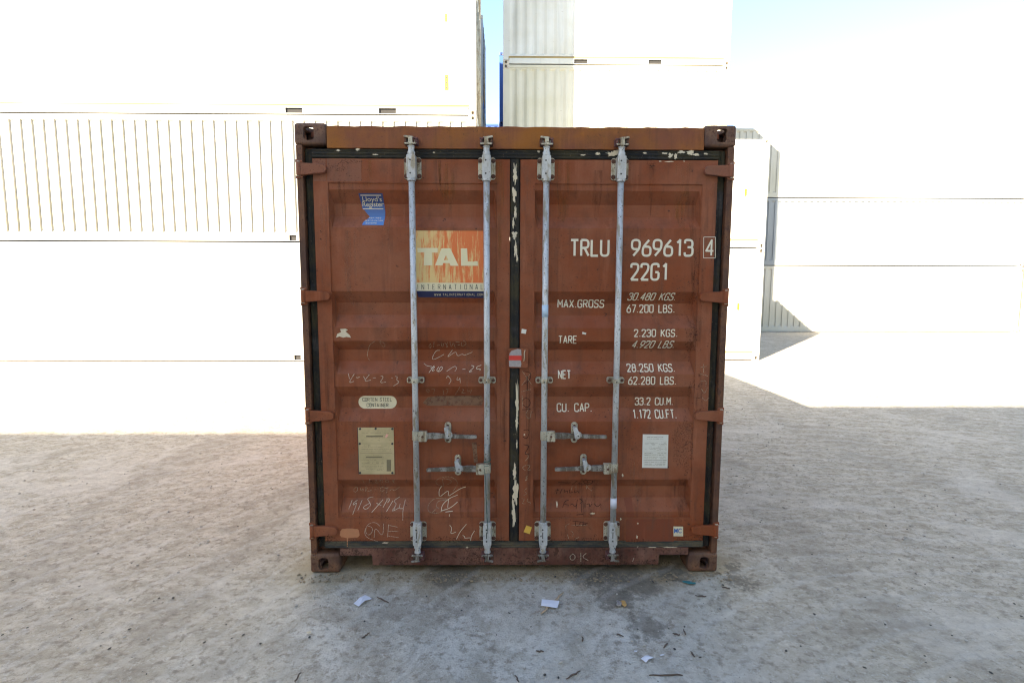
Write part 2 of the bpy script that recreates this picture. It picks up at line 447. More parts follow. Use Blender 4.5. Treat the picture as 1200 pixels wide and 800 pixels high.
# ------------------------------------------------------------------ ground
def ground_mat():
    t = NT('dusty_concrete')
    sx = t.n('ShaderNodeSeparateXYZ'); t.l(t.co, sx.inputs[0]); X, Y = sx.outputs[0], sx.outputs[1]
    big = t.noise(.55, 6, .6); mid = t.noise(2.6, 7, .65, dist=.4); fine = t.noise(22, 6, .7); grit = t.noise(120, 3, .7)
    track = t.noise(7, 8, .75, stretch=(.75, 1.5, 1), dist=.5)
    grey = t.mix(t.step(mid, .36, .64), (.43, .385, .325), (.56, .515, .45))
    grey = t.mix(t.math('MULTIPLY', t.step(t.noise(1.7, 7, .7, off=(4, 8, 0), dist=.5), .52, .64), .7), grey, (.70, .66, .60))
    tan = t.mix(t.step(track, .30, .70), (.385, .325, .245), (.63, .565, .465))
    grey = t.mix(t.math('MULTIPLY', t.step(t.noise(3.1, 9, .75, off=(14, 2, 0), dist=.8), .53, .63), .5), grey, (.22, .185, .15))
    # loose dirt off the hard-standing, warm bounced light painted into its tan: a broad band on either side and beyond the container's foot
    ax = t.math('ABSOLUTE', t.math('ADD', X, -.05))
    m = t.math('ADD', t.math('MULTIPLY', ax, .42), t.math('MULTIPLY', Y, .22))
    m = t.math('ADD', m, t.math('MULTIPLY', t.math('SUBTRACT', big, .5), 1.2))
    m = t.math('ADD', m, t.math('MULTIPLY', t.math('SUBTRACT', mid, .5), .7))
    c = t.mix(t.step(m, .15, .62), grey, tan)
    c = t.mix(t.math('MULTIPLY', t.step(fine, .48, .66), .75), c, tuple((.24, .195, .15)))
    c = t.mix(t.math('MULTIPLY', t.step(t.noise(34, 5, .75, off=(7, 7, 0)), .56, .68), .5), c, (.72, .70, .64))
    c = t.mix(t.math('MULTIPLY', t.step(grit, .60, .70), .6), c, (.18, .145, .11))
    c = t.mix(t.math('MULTIPLY', t.step(t.noise(9, 11, .82, off=(3, 5, 0)), .42, .60), .38), c, t.mix(.6, c, (.2, .165, .12)))
    # smoother, darker wheel lanes that wander along the yard, and big worn areas
    wx = t.math('ADD', X, t.math('MULTIPLY', t.math('SUBTRACT', t.noise(.35, 3, .5, off=(2, 9, 0)), .5), 2.5))
    for lane, ww in ((-3.1, .22), (-1.75, .16), (2.25, .2), (3.7, .24), (6.0, .3)):
        dl = t.math('ABSOLUTE', t.math('ADD', wx, -lane))
        c = t.mix(t.math('MULTIPLY', t.math('MULTIPLY', t.step(dl, ww*.5, ww*1.3, 1, 0), t.step(mid, .35, .6)), .38), c, (.30, .26, .21))
    c = t.mix(t.math('MULTIPLY', t.step(t.noise(.9, 8, .65, off=(21, 3, 0), dist=.7), .53, .62), .4), c, (.66, .60, .52))
    c = t.mix(t.math('MULTIPLY', t.step(t.noise(1.3, 8, .7, off=(5, 31, 0), dist=.7), .56, .66), .4), c, (.27, .23, .18))
    c = t.mix(t.math('MULTIPLY', t.step(t.noise(15, 10, .85, off=(13, 5, 0), dist=.8), .54, .66), .5), c, (.72, .69, .63))
    # rust wash and dirt along the container's foot
    band = t.step(t.math('ADD', t.math('ABSOLUTE', t.math('ADD', Y, -.15)), t.math('MULTIPLY', t.math('SUBTRACT', mid, .5), .5)), .12, .42, 1, 0)
    c = t.mix(t.math('MULTIPLY', t.math('MULTIPLY', band, t.step(t.math('ABSOLUTE', X), 1.2, 1.5, 1, 0)), .65), c, (.33, .245, .13))
    # oil and damp stains
    for (cx, cy, r) in ((.62, .02, .17), (.47, -.03, .13), (.72, -.13, .12), (.40, -.05, .08), (.55, -.25, .12), (.95, .0, .10), (-.37, .01, .16), (.66, -.5, .1), (1.31, -.1, .08), (1.33, .05, .05)):
        vd = t.n('ShaderNodeVectorMath', operation='DISTANCE'); t.l(t.co, vd.inputs[0]); vd.inputs[1].default_value = (cx, cy, 0)
        d = t.math('ADD', vd.outputs['Value'], t.math('MULTIPLY', t.math('SUBTRACT', t.noise(16, 7, .75, off=(cx, cy, 0)), .5), .42))
        c = t.mix(t.math('MULTIPLY', t.step(d, r*.5, r*1.35, 1, 0), .7), c, (.13, .11, .085))
    # faint curved tyre scrapes
    wv = t.n('ShaderNodeTexWave', wave_type='RINGS', rings_direction='Z'); wv.inputs['Scale'].default_value = 1.3
    wv.inputs['Distortion'].default_value = 3.5; wv.inputs['Detail'].default_value = 4; wv.inputs['Detail Scale'].default_value = 1.6
    mp = t.n('ShaderNodeMapping'); mp.inputs['Location'].default_value = (-2.4, 2.3, 0); t.l(t.co, mp.inputs[0]); t.l(mp.outputs[0], wv.inputs['Vector'])
    c = t.mix(t.math('MULTIPLY', t.step(wv.outputs['Fac'], .86, 1), .16), c, (.68, .66, .62))
    h = t.math('ADD', t.math('MULTIPLY', fine, .5), t.math('MULTIPLY', grit, .25))
    nrm = t.bump(t.math('ADD', mid, t.math('MULTIPLY', track, .4)), .16, .02)
    nrm = t.bump(h, 1., .014, nrm)
    nrm = t.bump(t.noise(60, 5, .7), 1., .007, nrm)
    return t.fin(c, .93, 0, nrm, .25)
GROUND = ground_mat()
from mathutils import noise as mn
bm = bmesh.new()
# one sheet: fine cells near the camera that grow outwards to the horizon
def ticks(a, b, st, far):
    xs = []; x = a
    while x <= b+1e-6: xs.append(x); x += st
    g, s = b, st
    while g < far: s *= 1.35; g += s; xs.append(g)
    g, s = a, st
    while g > -far: s *= 1.35; g -= s; xs.insert(0, g)
    return xs
gx = ticks(-3.4, 3.4, .035, 900); gy = ticks(-2.0, 3.0, .035, 900)
def gz(x, y):
    if abs(x) > 12 or abs(y) > 14: return 0
    z = .006*mn.noise(Vector((x*1.7, y*1.7, 0))) + .0045*mn.noise(Vector((x*6, y*9, 3))) + .0015*mn.noise(Vector((x*17, y*17, 7)))
    return min(z, .0) - .002 if abs(x) < 1.3 and y > -.05 and y < 6.2 else z-.004
grid = [[bm.verts.new((x, y, gz(x, y))) for x in gx] for y in gy]
for a, b in zip(grid, grid[1:]):
    for i in range(len(gx)-1): bm.faces.new((a[i], a[i+1], b[i+1], b[i]))
g = new('ground', bm, GROUND, None, smooth=True); tag(g, kind='structure', label='dusty pale concrete yard with grit and tyre marks')

# ------------------------------------------------------------------ the brown container
W2, H, LEN = 1.219, 2.591, 6.058
C = tag(empty('shipping_container', (0, 0, 0)), 'weathered red brown shipping container with closed double doors and white lettering, in front', 'container')
# frame members
bm = bmesh.new()
for s in (-1, 1):
    pass
def post(s):
    bm = bmesh.new()
    segs = [.118+(H-.236)*k/14 for k in range(15)]
    for i in range(14):
        j = random.uniform(-.0012, .0012)
        pass
    # front strip, return and the deep channel behind the gasket
    xo, xi = s*(W2-.007), s*(W2-.043)
    prism(bm, [(xo, .118), (xi, .118), (xi, H-.118), (xo, H-.118)], .002, .075)
    prism(bm, [(xi, .118), (s*1.122, .118), (s*1.122, H-.118), (xi, H-.118)], .062, .12)
    prism(bm, [(xo, .118), (s*1.13, .118), (s*1.13, H-.118), (xo, H-.118)], .121, .16)
    return new('corner_post', bm, POST, C, bevel=.004)
post(-1); post(1)
for s in (-1, 1):
    bm = bmesh.new(); box(bm, min(s*(W2-.006), s*(W2-.15)), max(s*(W2-.006), s*(W2-.15)), LEN-.12, LEN-.006, .118, H-.118)
    new('corner_post', bm, POST, C)
bm = bmesh.new()   # header with slightly beaten top edge
n = 40; x0, x1 = -1.041, 1.041
top = [(x0+(x1-x0)*k/n, H-.016+.0022*math.sin(k*1.7)+random.uniform(-.0015, .001)) for k in range(n+1)]
prism(bm, [(x0, 2.456)] + [(x1, 2.456)] + top[::-1], .004, .09)
new('header', bm, BROWN2, C, bevel=.003)
bm = bmesh.new()   # sill with the raised ends next to the castings
prism(bm, [(-1.041, .106), (-.851, .106), (-.848, .046), (.862, .046), (.866, .106), (1.041, .106), (1.041, .150), (-1.041, .150)], .004, .09)
new('sill', bm, SILL, C, bevel=.003)
bm = bmesh.new()
for (a, b) in ((-.588, -.553), (-.176, -.146), (.150, .185), (.565, .60)): box(bm, a, b, .0005, .003, .05, .108)
new('sill_guard', bm, plain('dark_red_guard', (.10, .028, .018), .6, 0, .3), C)
Ce = empty('holder'); bpy.data.objects.remove(Ce)
for s in (0, 1):
    for iy in (0, 1):
        for iz in (0, 1):
            o = bpy.data.objects.new('corner_casting', CAST['brown']); COL.objects.link(o); o.parent = C
            o.scale = (-1 if s else 1, -1 if iy else 1, 1 if iz else -1)
            o.location = (W2 if s else -W2, LEN if iy else 0, H-.118 if iz else .118)
# long sides, roof, rear, floor
for s in (-1, 1):
    bm = bmesh.new(); corr_wall(bm, .165, LEN-.13, .16, H-.07, s*(W2-.028), -s, along='y'); new('side_wall', bm, BROWN_ROOF, C)
    bm = bmesh.new(); box(bm, min(s*(W2-.008), s*(W2-.06)), max(s*(W2-.008), s*(W2-.06)), .165, LEN-.165, H-.075, H-.015); new('top_rail', bm, BROWN_ROOF, C, bevel=.004)
    bm = bmesh.new(); box(bm, min(s*(W2-.008), s*(W2-.05)), max(s*(W2-.008), s*(W2-.05)), .165, LEN-.165, .02, .16); new('bottom_rail', bm, POST, C, bevel=.004)
bm = bmesh.new()
nn = 26
for k in range(nn):
    a = .1+(LEN-.2)*k/nn; b = .1+(LEN-.2)*(k+.5)/nn; c_ = .1+(LEN-.2)*(k+1)/nn
    box(bm, -W2+.06, W2-.06, a, b, H-.05, H-.022); box(bm, -W2+.06, W2-.06, b, c_, H-.05, H-.038)
new('roof', bm, BROWN_ROOF, C)
bm = bmesh.new(); corr_wall(bm, -W2+.13, W2-.13, .15, H-.1, LEN-.03, -1); new('rear_wall', bm, BROWN_ROOF, C)
bm = bmesh.new(); box(bm, -W2+.05, W2-.05, .17, LEN-.05, .135, .165); new('floor', bm, DARKIN, C)
for k in range(16):
    bm = bmesh.new(); y = .22+k*.36; box(bm, -W2+.052, W2-.052, y, y+.05, .045, .134); new('cross_member', bm, POST, C)
# gasket around and between the leaves
def gasket(name, x0, x1, z0, z1, vertical, mat, yb=.014, ribs=3):
    bm = bmesh.new(); n = 36; rows = []
    L = (z1-z0) if vertical else (x1-x0); Wd = (x1-x0) if vertical else (z1-z0)
    m = ribs*4
    for i in range(n+1):
        a = i/n; wob = random.uniform(-.0015, .0015); r_ = []
        for k in range(m+1):
            b = k/m
            y = yb - .006*abs(math.sin(b*math.pi*ribs)) + (.012 if k in (0, m) else 0)
            e = wob if k in (0, m) else 0
            r_.append(bm.verts.new((x0+Wd*b+e, y+wob*.6, z0+L*a) if vertical else (x0+L*a, y+wob*.6, z0+Wd*b+e)))
        rows.append(r_)
    for a, b in zip(rows, rows[1:]):
        for k in range(m): bm.faces.new((a[k], a[k+1], b[k+1], b[k]))
    return new(name, bm, mat, C, smooth=True)
gasket('door_gasket', -1.128, 1.128, 2.403, 2.457, False, RUBBER)
gasket('door_gasket', -1.128, 1.128, .148, .192, False, GRIME, yb=.016)
for s in (-1, 1):
    a, b = sorted((s*1.178, s*1.126)); gasket('door_gasket', a, b, .15, 2.457, True, RUBBER, yb=.036, ribs=2)
gasket('door_gasket', -.033, .024, .192, 2.403, True, RUBBER, yb=.010, ribs=2)

# door leaf profile
PY, DEP = .018, .044
ZB = [(2.236, 0), (2.165, 1), (2.096, 1), (2.029, 0), (1.674, 0), (1.607, 1), (1.537, 1), (1.466, 0), (1.390, 0), (1.335, 1), (1.268, 1), (1.198, 0),
      (1.124, 0), (1.059, 1), (.990, 1), (.919, 0), (.568, 0), (.511, 1), (.441, 1), (.370, 0)]
def prof(z):
    if z >= ZB[0][0] or z <= ZB[-1][0]: return PY
    for (a, da), (b, db) in zip(ZB, ZB[1:]):
        if b <= z <= a:
            k = (a-z)/(a-b); return PY+DEP*(da+(db-da)*k)
    return PY
FY = .012      # face of the door's own frame
def surf(x, z):
    ax = abs(x)
    if z > 2.456 or z < .150: return .004
    if z > 2.272 or z < .337 or ax > 1.044 or ax < .106: return FY
    return prof(z)
def drape(bm, off=.0012):
    zs = [v.co.z for v in bm.verts]
    if not zs: return
    z0, z1 = min(zs), max(zs)
    for zb in [z for z, _ in ZB]+[2.272, .337, 2.2715, .3375, 2.456, .150]:
        if z0 < zb < z1:
            bmesh.ops.bisect_plane(bm, geom=bm.verts[:]+bm.edges[:]+bm.faces[:], plane_co=(0, 0, zb), plane_no=(0, 0, 1))
    for v in bm.verts: v.co.y = surf(v.co.x, v.co.z)-off-v.co.y

DOORS = {}
for s in (-1, 1):
    xa, xb = (-1.126, -.034) if s < 0 else (.025, 1.126)
    pa, pb = (-1.044, -.106) if s < 0 else (.106, 1.044)
    bm = bmesh.new()
    box(bm, xa, pa, FY, .06, .194, 2.402); box(bm, pb, xb, FY, .06, .194, 2.402)
    box(bm, pa, pb, FY, .06, .194, .337); box(bm, pa, pb, FY, .06, 2.272, 2.402)
    bmesh.ops.remove_doubles(bm, verts=bm.verts, dist=1e-5)
    D = new('door', bm, BROWN, C); DOORS[s] = D
    D['label'] = 'left door leaf with orange logo decal and chalk marks' if s < 0 else 'right door leaf with white container number and weights'
    bm = bmesh.new(); e = .016
    zl = [2.272]+[z for z, _ in ZB]+[.337]; dl = [0]+[d for _, d in ZB]+[0]
    xs = [(pa, 0), (pa+e, 1)]+[(pa+e+(pb-pa-2*e)*k/12, 1) for k in range(1, 12)]+[(pb-e, 1), (pb, 0)]
    rows = []
    for z, d in zip(zl, dl):
        rows.append([bm.verts.new((x, PY+DEP*d*k, z)) for x, k in xs])
    for a, b in zip(rows, rows[1:]):
        for i in range(len(xs)-1): bm.faces.new((a[i], a[i+1], b[i+1], b[i]))
    new('door_panel', bm, BROWN, D)

def poly_obj(name, polys, mat, door, off=.0012, label=None):
    bm = bmesh.new()
    for p in polys:
        k_ = len(bm.faces) % 9
        f = bm.faces.new([bm.verts.new((x, k_*.00006, z)) for x, z in p]); f.normal_update()
    bmesh.ops.triangulate(bm, faces=bm.faces[:])
    drape(bm, off)
    me = bpy.data.meshes.new(name)
    for f in bm.faces:
        f.normal_update()
        if f.normal.y > 0: f.normal_flip()
    bm.to_mesh(me); bm.free(); me.materials.append(mat)
    o = bpy.data.objects.new(name, me); COL.objects.link(o); o.parent = door
    if label: o['label'] = label
    return o
def px(pts, o=(0, 0), s=1.): return [on_door(o[0]+u/s, o[1]+v/s) for u, v in pts]
def rect(u0, v0, u1, v1): return px([(u0, v0), (u1, v0), (u1, v1), (u0, v1)])

# ---- stroke lettering
def rnd(p, it=2, closed=False):
    for _ in range(it):
        q = [] if closed else [p[0]]
        n = len(p)
        for i in range(n if closed else n-1):
            a, b = p[i], p[(i+1) % n]
            q += [(a[0]*.75+b[0]*.25, a[1]*.75+b[1]*.25), (a[0]*.25+b[0]*.75, a[1]*.25+b[1]*.75)]
        if not closed: q.append(p[-1])
        p = q
    return p+[p[0]] if closed else p
def ro(pts, r=.2):
    """round interior corners with radius r"""
    out = [pts[0]]
    for a, b, c in zip(pts, pts[1:], pts[2:]):
        va, vc = Vector(a)-Vector(b), Vector(c)-Vector(b); ra = min(r, va.length/2, vc.length/2)
        p, q = Vector(b)+va.normalized()*ra, Vector(b)+vc.normalized()*ra
        for k in range(6):
            t = k/5; out.append(tuple(p*(1-t)**2+Vector(b)*2*t*(1-t)+q*t*t))
    out.append(pts[-1]); return out
G = {'0': [('r', [(.25,1),(.5,1),(.5,0),(0,0),(0,1),(.25,1)])], '1': [('s', [(.12,.82),(.3,1),(.3,0)])],
 '2': [('r', [(0,.76),(0,1),(.48,1),(.48,.62),(.0,.0)]), ('s', [(0,0),(.5,0)])],
 '3': [('r', [(0,.78),(0,1),(.48,1),(.48,.54),(.17,.54)]), ('r', [(.17,.54),(.5,.54),(.5,0),(0,0),(0,.22)])],
 '4': [('s', [(.36,0),(.36,1),(0,.3),(.5,.3)])], '5': [('s', [(.46,1),(.06,1),(.03,.56)]), ('r', [(.03,.56),(.5,.62),(.5,0),(0,0),(0,.2)])],
 '6': [('r', [(.40,1),(.0,.52),(0,0),(.5,0),(.5,.58),(.06,.58)])], '9': [('r', [(.10,0),(.5,.48),(.5,1),(0,1),(0,.42),(.44,.42)])],
 '7': [('s', [(0,1),(.5,1),(.18,0)])], '8': [('r', [(.25,.54),(.04,.54),(.04,1),(.46,1),(.46,.54),(.25,.54)]), ('r', [(.25,.54),(0,.54),(0,0),(.5,0),(.5,.54),(.25,.54)])],
 'T': [('s', [(0,1),(.5,1)]), ('s', [(.25,1),(.25,0)])], 'R': [('s', [(0,0),(0,1)]), ('r', [(0,1),(.48,1),(.48,.5),(0,.5)]), ('s', [(.22,.5),(.5,0)])],
 'L': [('s', [(0,1),(0,0),(.44,0)])], 'U': [('r', [(0,1),(0,0),(.5,0),(.5,1)])], 'G': [('r', [(.48,.78),(.48,1),(0,1),(0,0),(.5,0),(.5,.46)]), ('s', [(.5,.48),(.27,.48)])],
 'M': [('s', [(0,0),(0,1),(.28,.4),(.56,1),(.56,0)])], 'A': [('s', [(0,0),(.26,1),(.52,0)]), ('s', [(.09,.3),(.43,.3)])], 'X': [('s', [(0,0),(.5,1)]), ('s', [(0,1),(.5,0)])],
 'O': [('r', [(.25,1),(.5,1),(.5,0),(0,0),(0,1),(.25,1)])], 'S': [('r', [(.47,.8),(.47,1),(.02,1),(.02,.54),(.49,.5),(.49,0),(0,0),(0,.2)])],
 'K': [('s', [(0,0),(0,1)]), ('s', [(.48,1),(0,.42)]), ('s', [(.16,.6),(.5,0)])], 'B': [('s', [(0,0),(0,1)]), ('r', [(0,1),(.46,1),(.46,.54),(0,.54)]), ('r', [(0,.54),(.5,.54),(.5,0),(0,0)])],
 'E': [('s', [(.46,1),(0,1),(0,0),(.46,0)]), ('s', [(0,.52),(.38,.52)])], 'N': [('s', [(0,0),(0,1),(.5,0),(.5,1)])], 'C': [('r', [(.48,.76),(.48,1),(0,1),(0,0),(.5,0),(.5,.24)])],
 'P': [('s', [(0,0),(0,1)]), ('r', [(0,1),(.5,1),(.5,.46),(0,.46)])], 'F': [('s', [(.46,1),(0,1),(0,0)]), ('s', [(0,.52),(.38,.52)])], 'I': [('s', [(.15,1),(.15,0)])],
 'W': [('s', [(0,1),(.16,0),(.3,.7),(.44,0),(.6,1)])], 'D': [('s', [(0,0),(0,1)]), ('r', [(0,1),(.5,1),(.5,0),(0,0)])], '.': [('s', [(.08,0),(.08,.09)])],
 '-': [('s', [(.05,.45),(.4,.45)])], '/': [('s', [(0,0),(.45,1)])], ' ': [], 'm': [('r', [(0,0),(0,.6),(.25,.6),(.25,0)]), ('r', [(.25,.3),(.25,.6),(.5,.6),(.5,0)])], 'V': [('s', [(0,1),(.25,0),(.5,1)])], 'H': [('s', [(0,0),(0,1)]), ('s', [(.5,0),(.5,1)]), ('s', [(0,.5),(.5,.5)])]}
ADV = {'.': .16, 'M': .56, 'A': .52, 'I': .3, '1': .42, ' ': .38, 'W': .6, 'L': .44}
def ribbon(pts, wd):
    """2-D polyline to quads"""
    P_ = [Vector(p) for p in pts]; P_ = [p for i, p in enumerate(P_) if i == 0 or (p-P_[i-1]).length > 1e-5]
    if len(P_) < 2: return []
    for i in range(1, len(P_)-1):
        u_, v_ = (P_[i]-P_[i-1]).normalized(), (P_[i+1]-P_[i]).normalized()
        if u_.dot(v_) < .35:
            return ribbon(P_[:i]+[P_[i]+u_*wd*.3], wd)+ribbon([P_[i]-v_*wd*.3]+P_[i+1:], wd)
    side = []
    for i, p in enumerate(P_):
        closed = (P_[0]-P_[-1]).length < 1e-5
        a = P_[i-1] if i > 0 else (P_[-2] if closed else None); b = P_[i+1] if i < len(P_)-1 else (P_[1] if closed else None)
        if a is None: n_ = (b-p).normalized().orthogonal()
        elif b is None: n_ = (p-a).normalized().orthogonal()
        else:
            n1, n2 = (p-a).normalized().orthogonal(), (b-p).normalized().orthogonal()
            s_ = n1+n2
            n_ = s_.normalized()/max(.45, math.sqrt(max(0, (1+n1.dot(n2))/2))) if s_.length > 1e-4 else n1
        side.append((p+n_*wd/2, p-n_*wd/2))
    return [[tuple(side[i][0]), tuple(side[i+1][0]), tuple(side[i+1][1]), tuple(side[i][1])] for i in range(len(P_)-1)]
def text_polys(s, u0, u1, vt, vb, wd, ital=0., gap=.2, jitter=0.):
    adv = sum(ADV.get(c, .5)+gap for c in s)-gap
    A, B, Cc = on_door(u0, vb), on_door(u1, vb), on_door(u0, vt)
    Hh, Wd = Cc[1]-A[1]-wd, (B[0]-A[0])-wd; sx = Wd/adv; x = 0; out = []
    tilt = (B[1]-A[1])/(B[0]-A[0])
    for c in s:
        jx, jy = random.uniform(-jitter, jitter), random.uniform(-jitter, jitter)
        for k, pts in G[c]:
            q = [((x+p[0]+jx)*sx+ital*(p[1]-.5)*Hh, (p[1]+jy)*Hh) for p in pts]
            if k == 'r': q = ro(q, .2*sx*1.15)
            out += ribbon([(A[0]+wd/2+a, A[1]+wd/2+b+a*tilt) for a, b in q], wd)
        x += ADV.get(c, .5)+gap
    return out
DR, DL = DOORS[1], DOORS[-1]
poly_obj('serial_lettering', text_polys('TRLU', 667.5, 714, 280, 301, .0125) + text_polys('969613', 738.8, 812.3, 280, 301, .0125)
         + text_polys('4', 825.5, 836, 280.5, 300.5, .010) + text_polys('22G1', 738, 783, 308, 329, .0125)
         + [q for a, b in (((824, 278), (837.6, 278)), ((837.6, 278), (837.4, 302.4)), ((837.4, 302.4), (823.8, 302.4)), ((823.8, 302.4), (824, 278))) for q in ribbon(px([a, b]), .003)],
         WHITE_TXT, DR)
wt = []
for s, u0, u1, a, b, it, wd in (('MAX.GROSS', 654, 709.5, 351, 361, 0, .0062), ('30.480 KGS.', 737, 794, 343, 352.3, .22, .0055), ('67.200 LBS.', 736, 793.5, 357, 367, 0, .006),
    ('TARE', 654, 676.5, 393, 402.8, 0, .0062), ('2.230 KGS.', 742.5, 794, 385.5, 394.8, 0, .006), ('4.920 LBS.', 741.8, 792.5, 399, 408.5, .22, .0055),
    ('NET', 653.8, 669, 433.8, 443.8, 0, .0062), ('28.250 KGS.', 735, 792, 426.8, 436, 0, .006), ('62.280 LBS.', 735.8, 792.5, 440.8, 450.6, 0, .006),
    ('CU. CAP.', 653, 695, 473.8, 483.8, 0, .0062), ('33.2 CU.M.', 745.8, 791.5, 467, 476.5, 0, .006), ('1.172 CU.FT.', 741.8, 794, 481, 490.6, 0, .006)):
    wt += text_polys(s, u0, u1, a, b, wd, it, .22)
poly_obj('weight_lettering', wt, WHITE_TXT, DR)

# ---- logo decal
Z8 = dict(o=(480, 260), s=8.)
poly_obj('logo_decal', [px([(55, 83), (692, 85), (694, 572), (64, 570)], **Z8)], TALM, DL, .0012)
poly_obj('logo_lettering', [px(p, **Z8) for p in (
    [(72, 245), (265, 245), (264, 289), (76, 287)], [(140, 285), (210, 285), (213, 408), (133, 408)],
    [(300, 248), (342, 248), (342, 312), (322, 358), (310, 408), (240, 408)], [(342, 248), (382, 248), (460, 412), (385, 412), (362, 358), (342, 312)],
    [(322, 358), (362, 358), (374, 386), (314, 386)], [(480, 248), (540, 250), (546, 370), (600, 374), (610, 368), (638, 368), (641, 412), (482, 412)])],
    plain('logo_cream', (.74, .66, .42), .5, 0, .05), DL, .0024)
poly_obj('logo_band', [px([(64, 570), (694, 572), (695, 650), (68, 646)], **Z8)], CREAM, DL, .0013)
poly_obj('logo_footer', [px([(68, 646), (695, 650), (696, 714), (78, 706)], **Z8)], NAVY, DL, .0014)
poly_obj('logo_subtitle', text_polys('INTERNATIONAL', 488.8, 566.2, 333, 339.3, .0026, 0, .75), INK, DL, .0026)
poly_obj('logo_address', text_polys('WWW.TALINTERNATIONAL.COM', 508.5, 566.2, 343.8, 346.6, .0017, 0, .3), CREAM, DL, .0026)
# ---- register sticker (torn on its left)
Z16 = dict(o=(410, 220), s=16.)
poly_obj('register_sticker', [px([(152, 98), (605, 100), (615, 300), (632, 420), (625, 700), (220, 694), (236, 640), (262, 606), (310, 570), (340, 520), (290, 470), (236, 398), (200, 380), (172, 250)], **Z16)], LLOYD, DL)
poly_obj('register_lines', [q for a, b in (((185, 134), (575, 136)), ((210, 376), (595, 378))) for q in ribbon(px([a, b], **Z16), .0045)], CREAM, DL, .0022)
def font_polys(s, u0, u1, vt, vb, bold=.0):
    cu = bpy.data.curves.new('t', 'FONT'); cu.body = s; cu.offset = bold; o = bpy.data.objects.new('t', cu); COL.objects.link(o)
    bpy.context.view_layer.update(); me = bpy.data.meshes.new_from_object(o.evaluated_get(bpy.context.evaluated_depsgraph_get()))
    xs = [v.co.x for v in me.vertices]; ys = [v.co.y for v in me.vertices]; a, b, c, d = min(xs), max(xs), min(ys), max(ys)
    A, B = on_door(u0, vb), on_door(u1, vt)
    out = [[(A[0]+(me.vertices[i].co.x-a)/(b-a)*(B[0]-A[0]), A[1]+(me.vertices[i].co.y-c)/(d-c)*(B[1]-A[1])) for i in p.vertices] for p in me.polygons]
    bpy.data.objects.remove(o); return out
poly_obj('register_lettering', font_polys("Lloyd's", 423.4, 446, 229.8, 236.6) + font_polys('Register', 422.7, 447.6, 235.2, 242.6), CREAM, DL, .0023)
poly_obj('register_small_print', text_polys('REFINED', 430.5, 445, 253.8, 255.4, .0016, 0, .35) + text_polys('CERTIFICATION', 426.5, 447.5, 257.2, 258.8, .0016, 0, .35)
         + text_polys('SCHEME', 427.8, 441, 260.4, 262, .0016, 0, .35), CREAM, DL, .0023)
# ---- corten plate
a = on_door(418, 480.3); b = on_door(463, 465.3)
poly_obj('steel_notice', [rrect(a[0], b[0], a[1], b[1], (b[1]-a[1])/2-.0005, 6)], CREAM, DL, .0012)
poly_obj('steel_notice_lettering', text_polys('CORTEN STEEL', 422.6, 457.6, 467.3, 471.9, .0024, 0, .24) + text_polys('CONTAINER', 427.6, 453.5, 474, 478.4, .0024, 0, .24), INK, DL, .0024)
# ---- data plate with rivets
bm = bmesh.new()
a = on_door(421, 555); b = on_door(461.4, 500.5)
box(bm, a[0], b[0], PY-.003, PY-.0005, a[1], b[1])
pl = new('data_plate', bm, PLATE, DL)
bm = bmesh.new()
for (u, v) in ((422.3, 502), (440.5, 501.7), (460, 502), (422, 519.3), (460, 519.3), (422.3, 553.3), (460, 553.3)):
    p = on_door(u, v); cyl(bm, (p[0], PY-.004, p[1]), .0065, .005, 'y', 10)
box(bm, a[0]-.002, a[0]+.001, PY-.0042, PY-.003, a[1], b[1])
new('data_plate_rivet', bm, INK, DL)
def print_rows(u0, u1, v0, v1, step, th, wd=.0016, dens=.7):
    out = []; v = v0
    while v < v1:
        u = u0
        while u < u1-1:
            l = random.uniform(1., 5.)
            if random.random() < dens: out += ribbon(px([(u, v), (min(u+l, u1), v)]), wd*random.uniform(.6, 1.3))
            u += l+.6
        v += step*random.uniform(.85, 1.15)
    return out
ln = [q for v in (519.2, 530.5) for q in ribbon(px([(422.5, v), (460, v)]), .0018)]
ln += print_rows(424, 458, 504, 517, 2.6, 1) + print_rows(424, 458.5, 521.5, 529, 1.9, 1) + print_rows(424, 450, 533, 552, 1.8, 1) + ribbon(px([(429.5, 510.6), (449, 510.6)]), .009) + ribbon(px([(429, 535), (448, 535)]), .008)
ln += ribbon(px([(456, 538), (456, 551.5)]), .026)
poly_obj('data_plate_print', ln, INKG, DL, .0036)
poly_obj('data_plate_dot', [px([(451.3, 511.5), (453, 508), (455.4, 508.4), (454.6, 511), (452.4, 513)])], plain('pink_dot', (.75, .38, .30), .5), DL, .0040)
# ---- paper notice on the right door
poly_obj('paper_notice', [px([(753.1, 508.4), (783.1, 508.9), (782, 548), (752.2, 547.6)])], PAPER, DR)
pr = print_rows(758, 777, 511.6, 514.5, 2.3, 1, .0016, .95) + print_rows(755.5, 781, 517, 527.5, 1.5, 1, .0013, .55) + print_rows(755, 780.5, 530.5, 546, 2.1, 1, .0018, .85)
pr += [q for v in (528.6, 532, 538.5) for q in ribbon(px([(754, v), (781.5, v+.1)]), .0009)]
poly_obj('paper_notice_print', pr, INKG, DR, .0022)
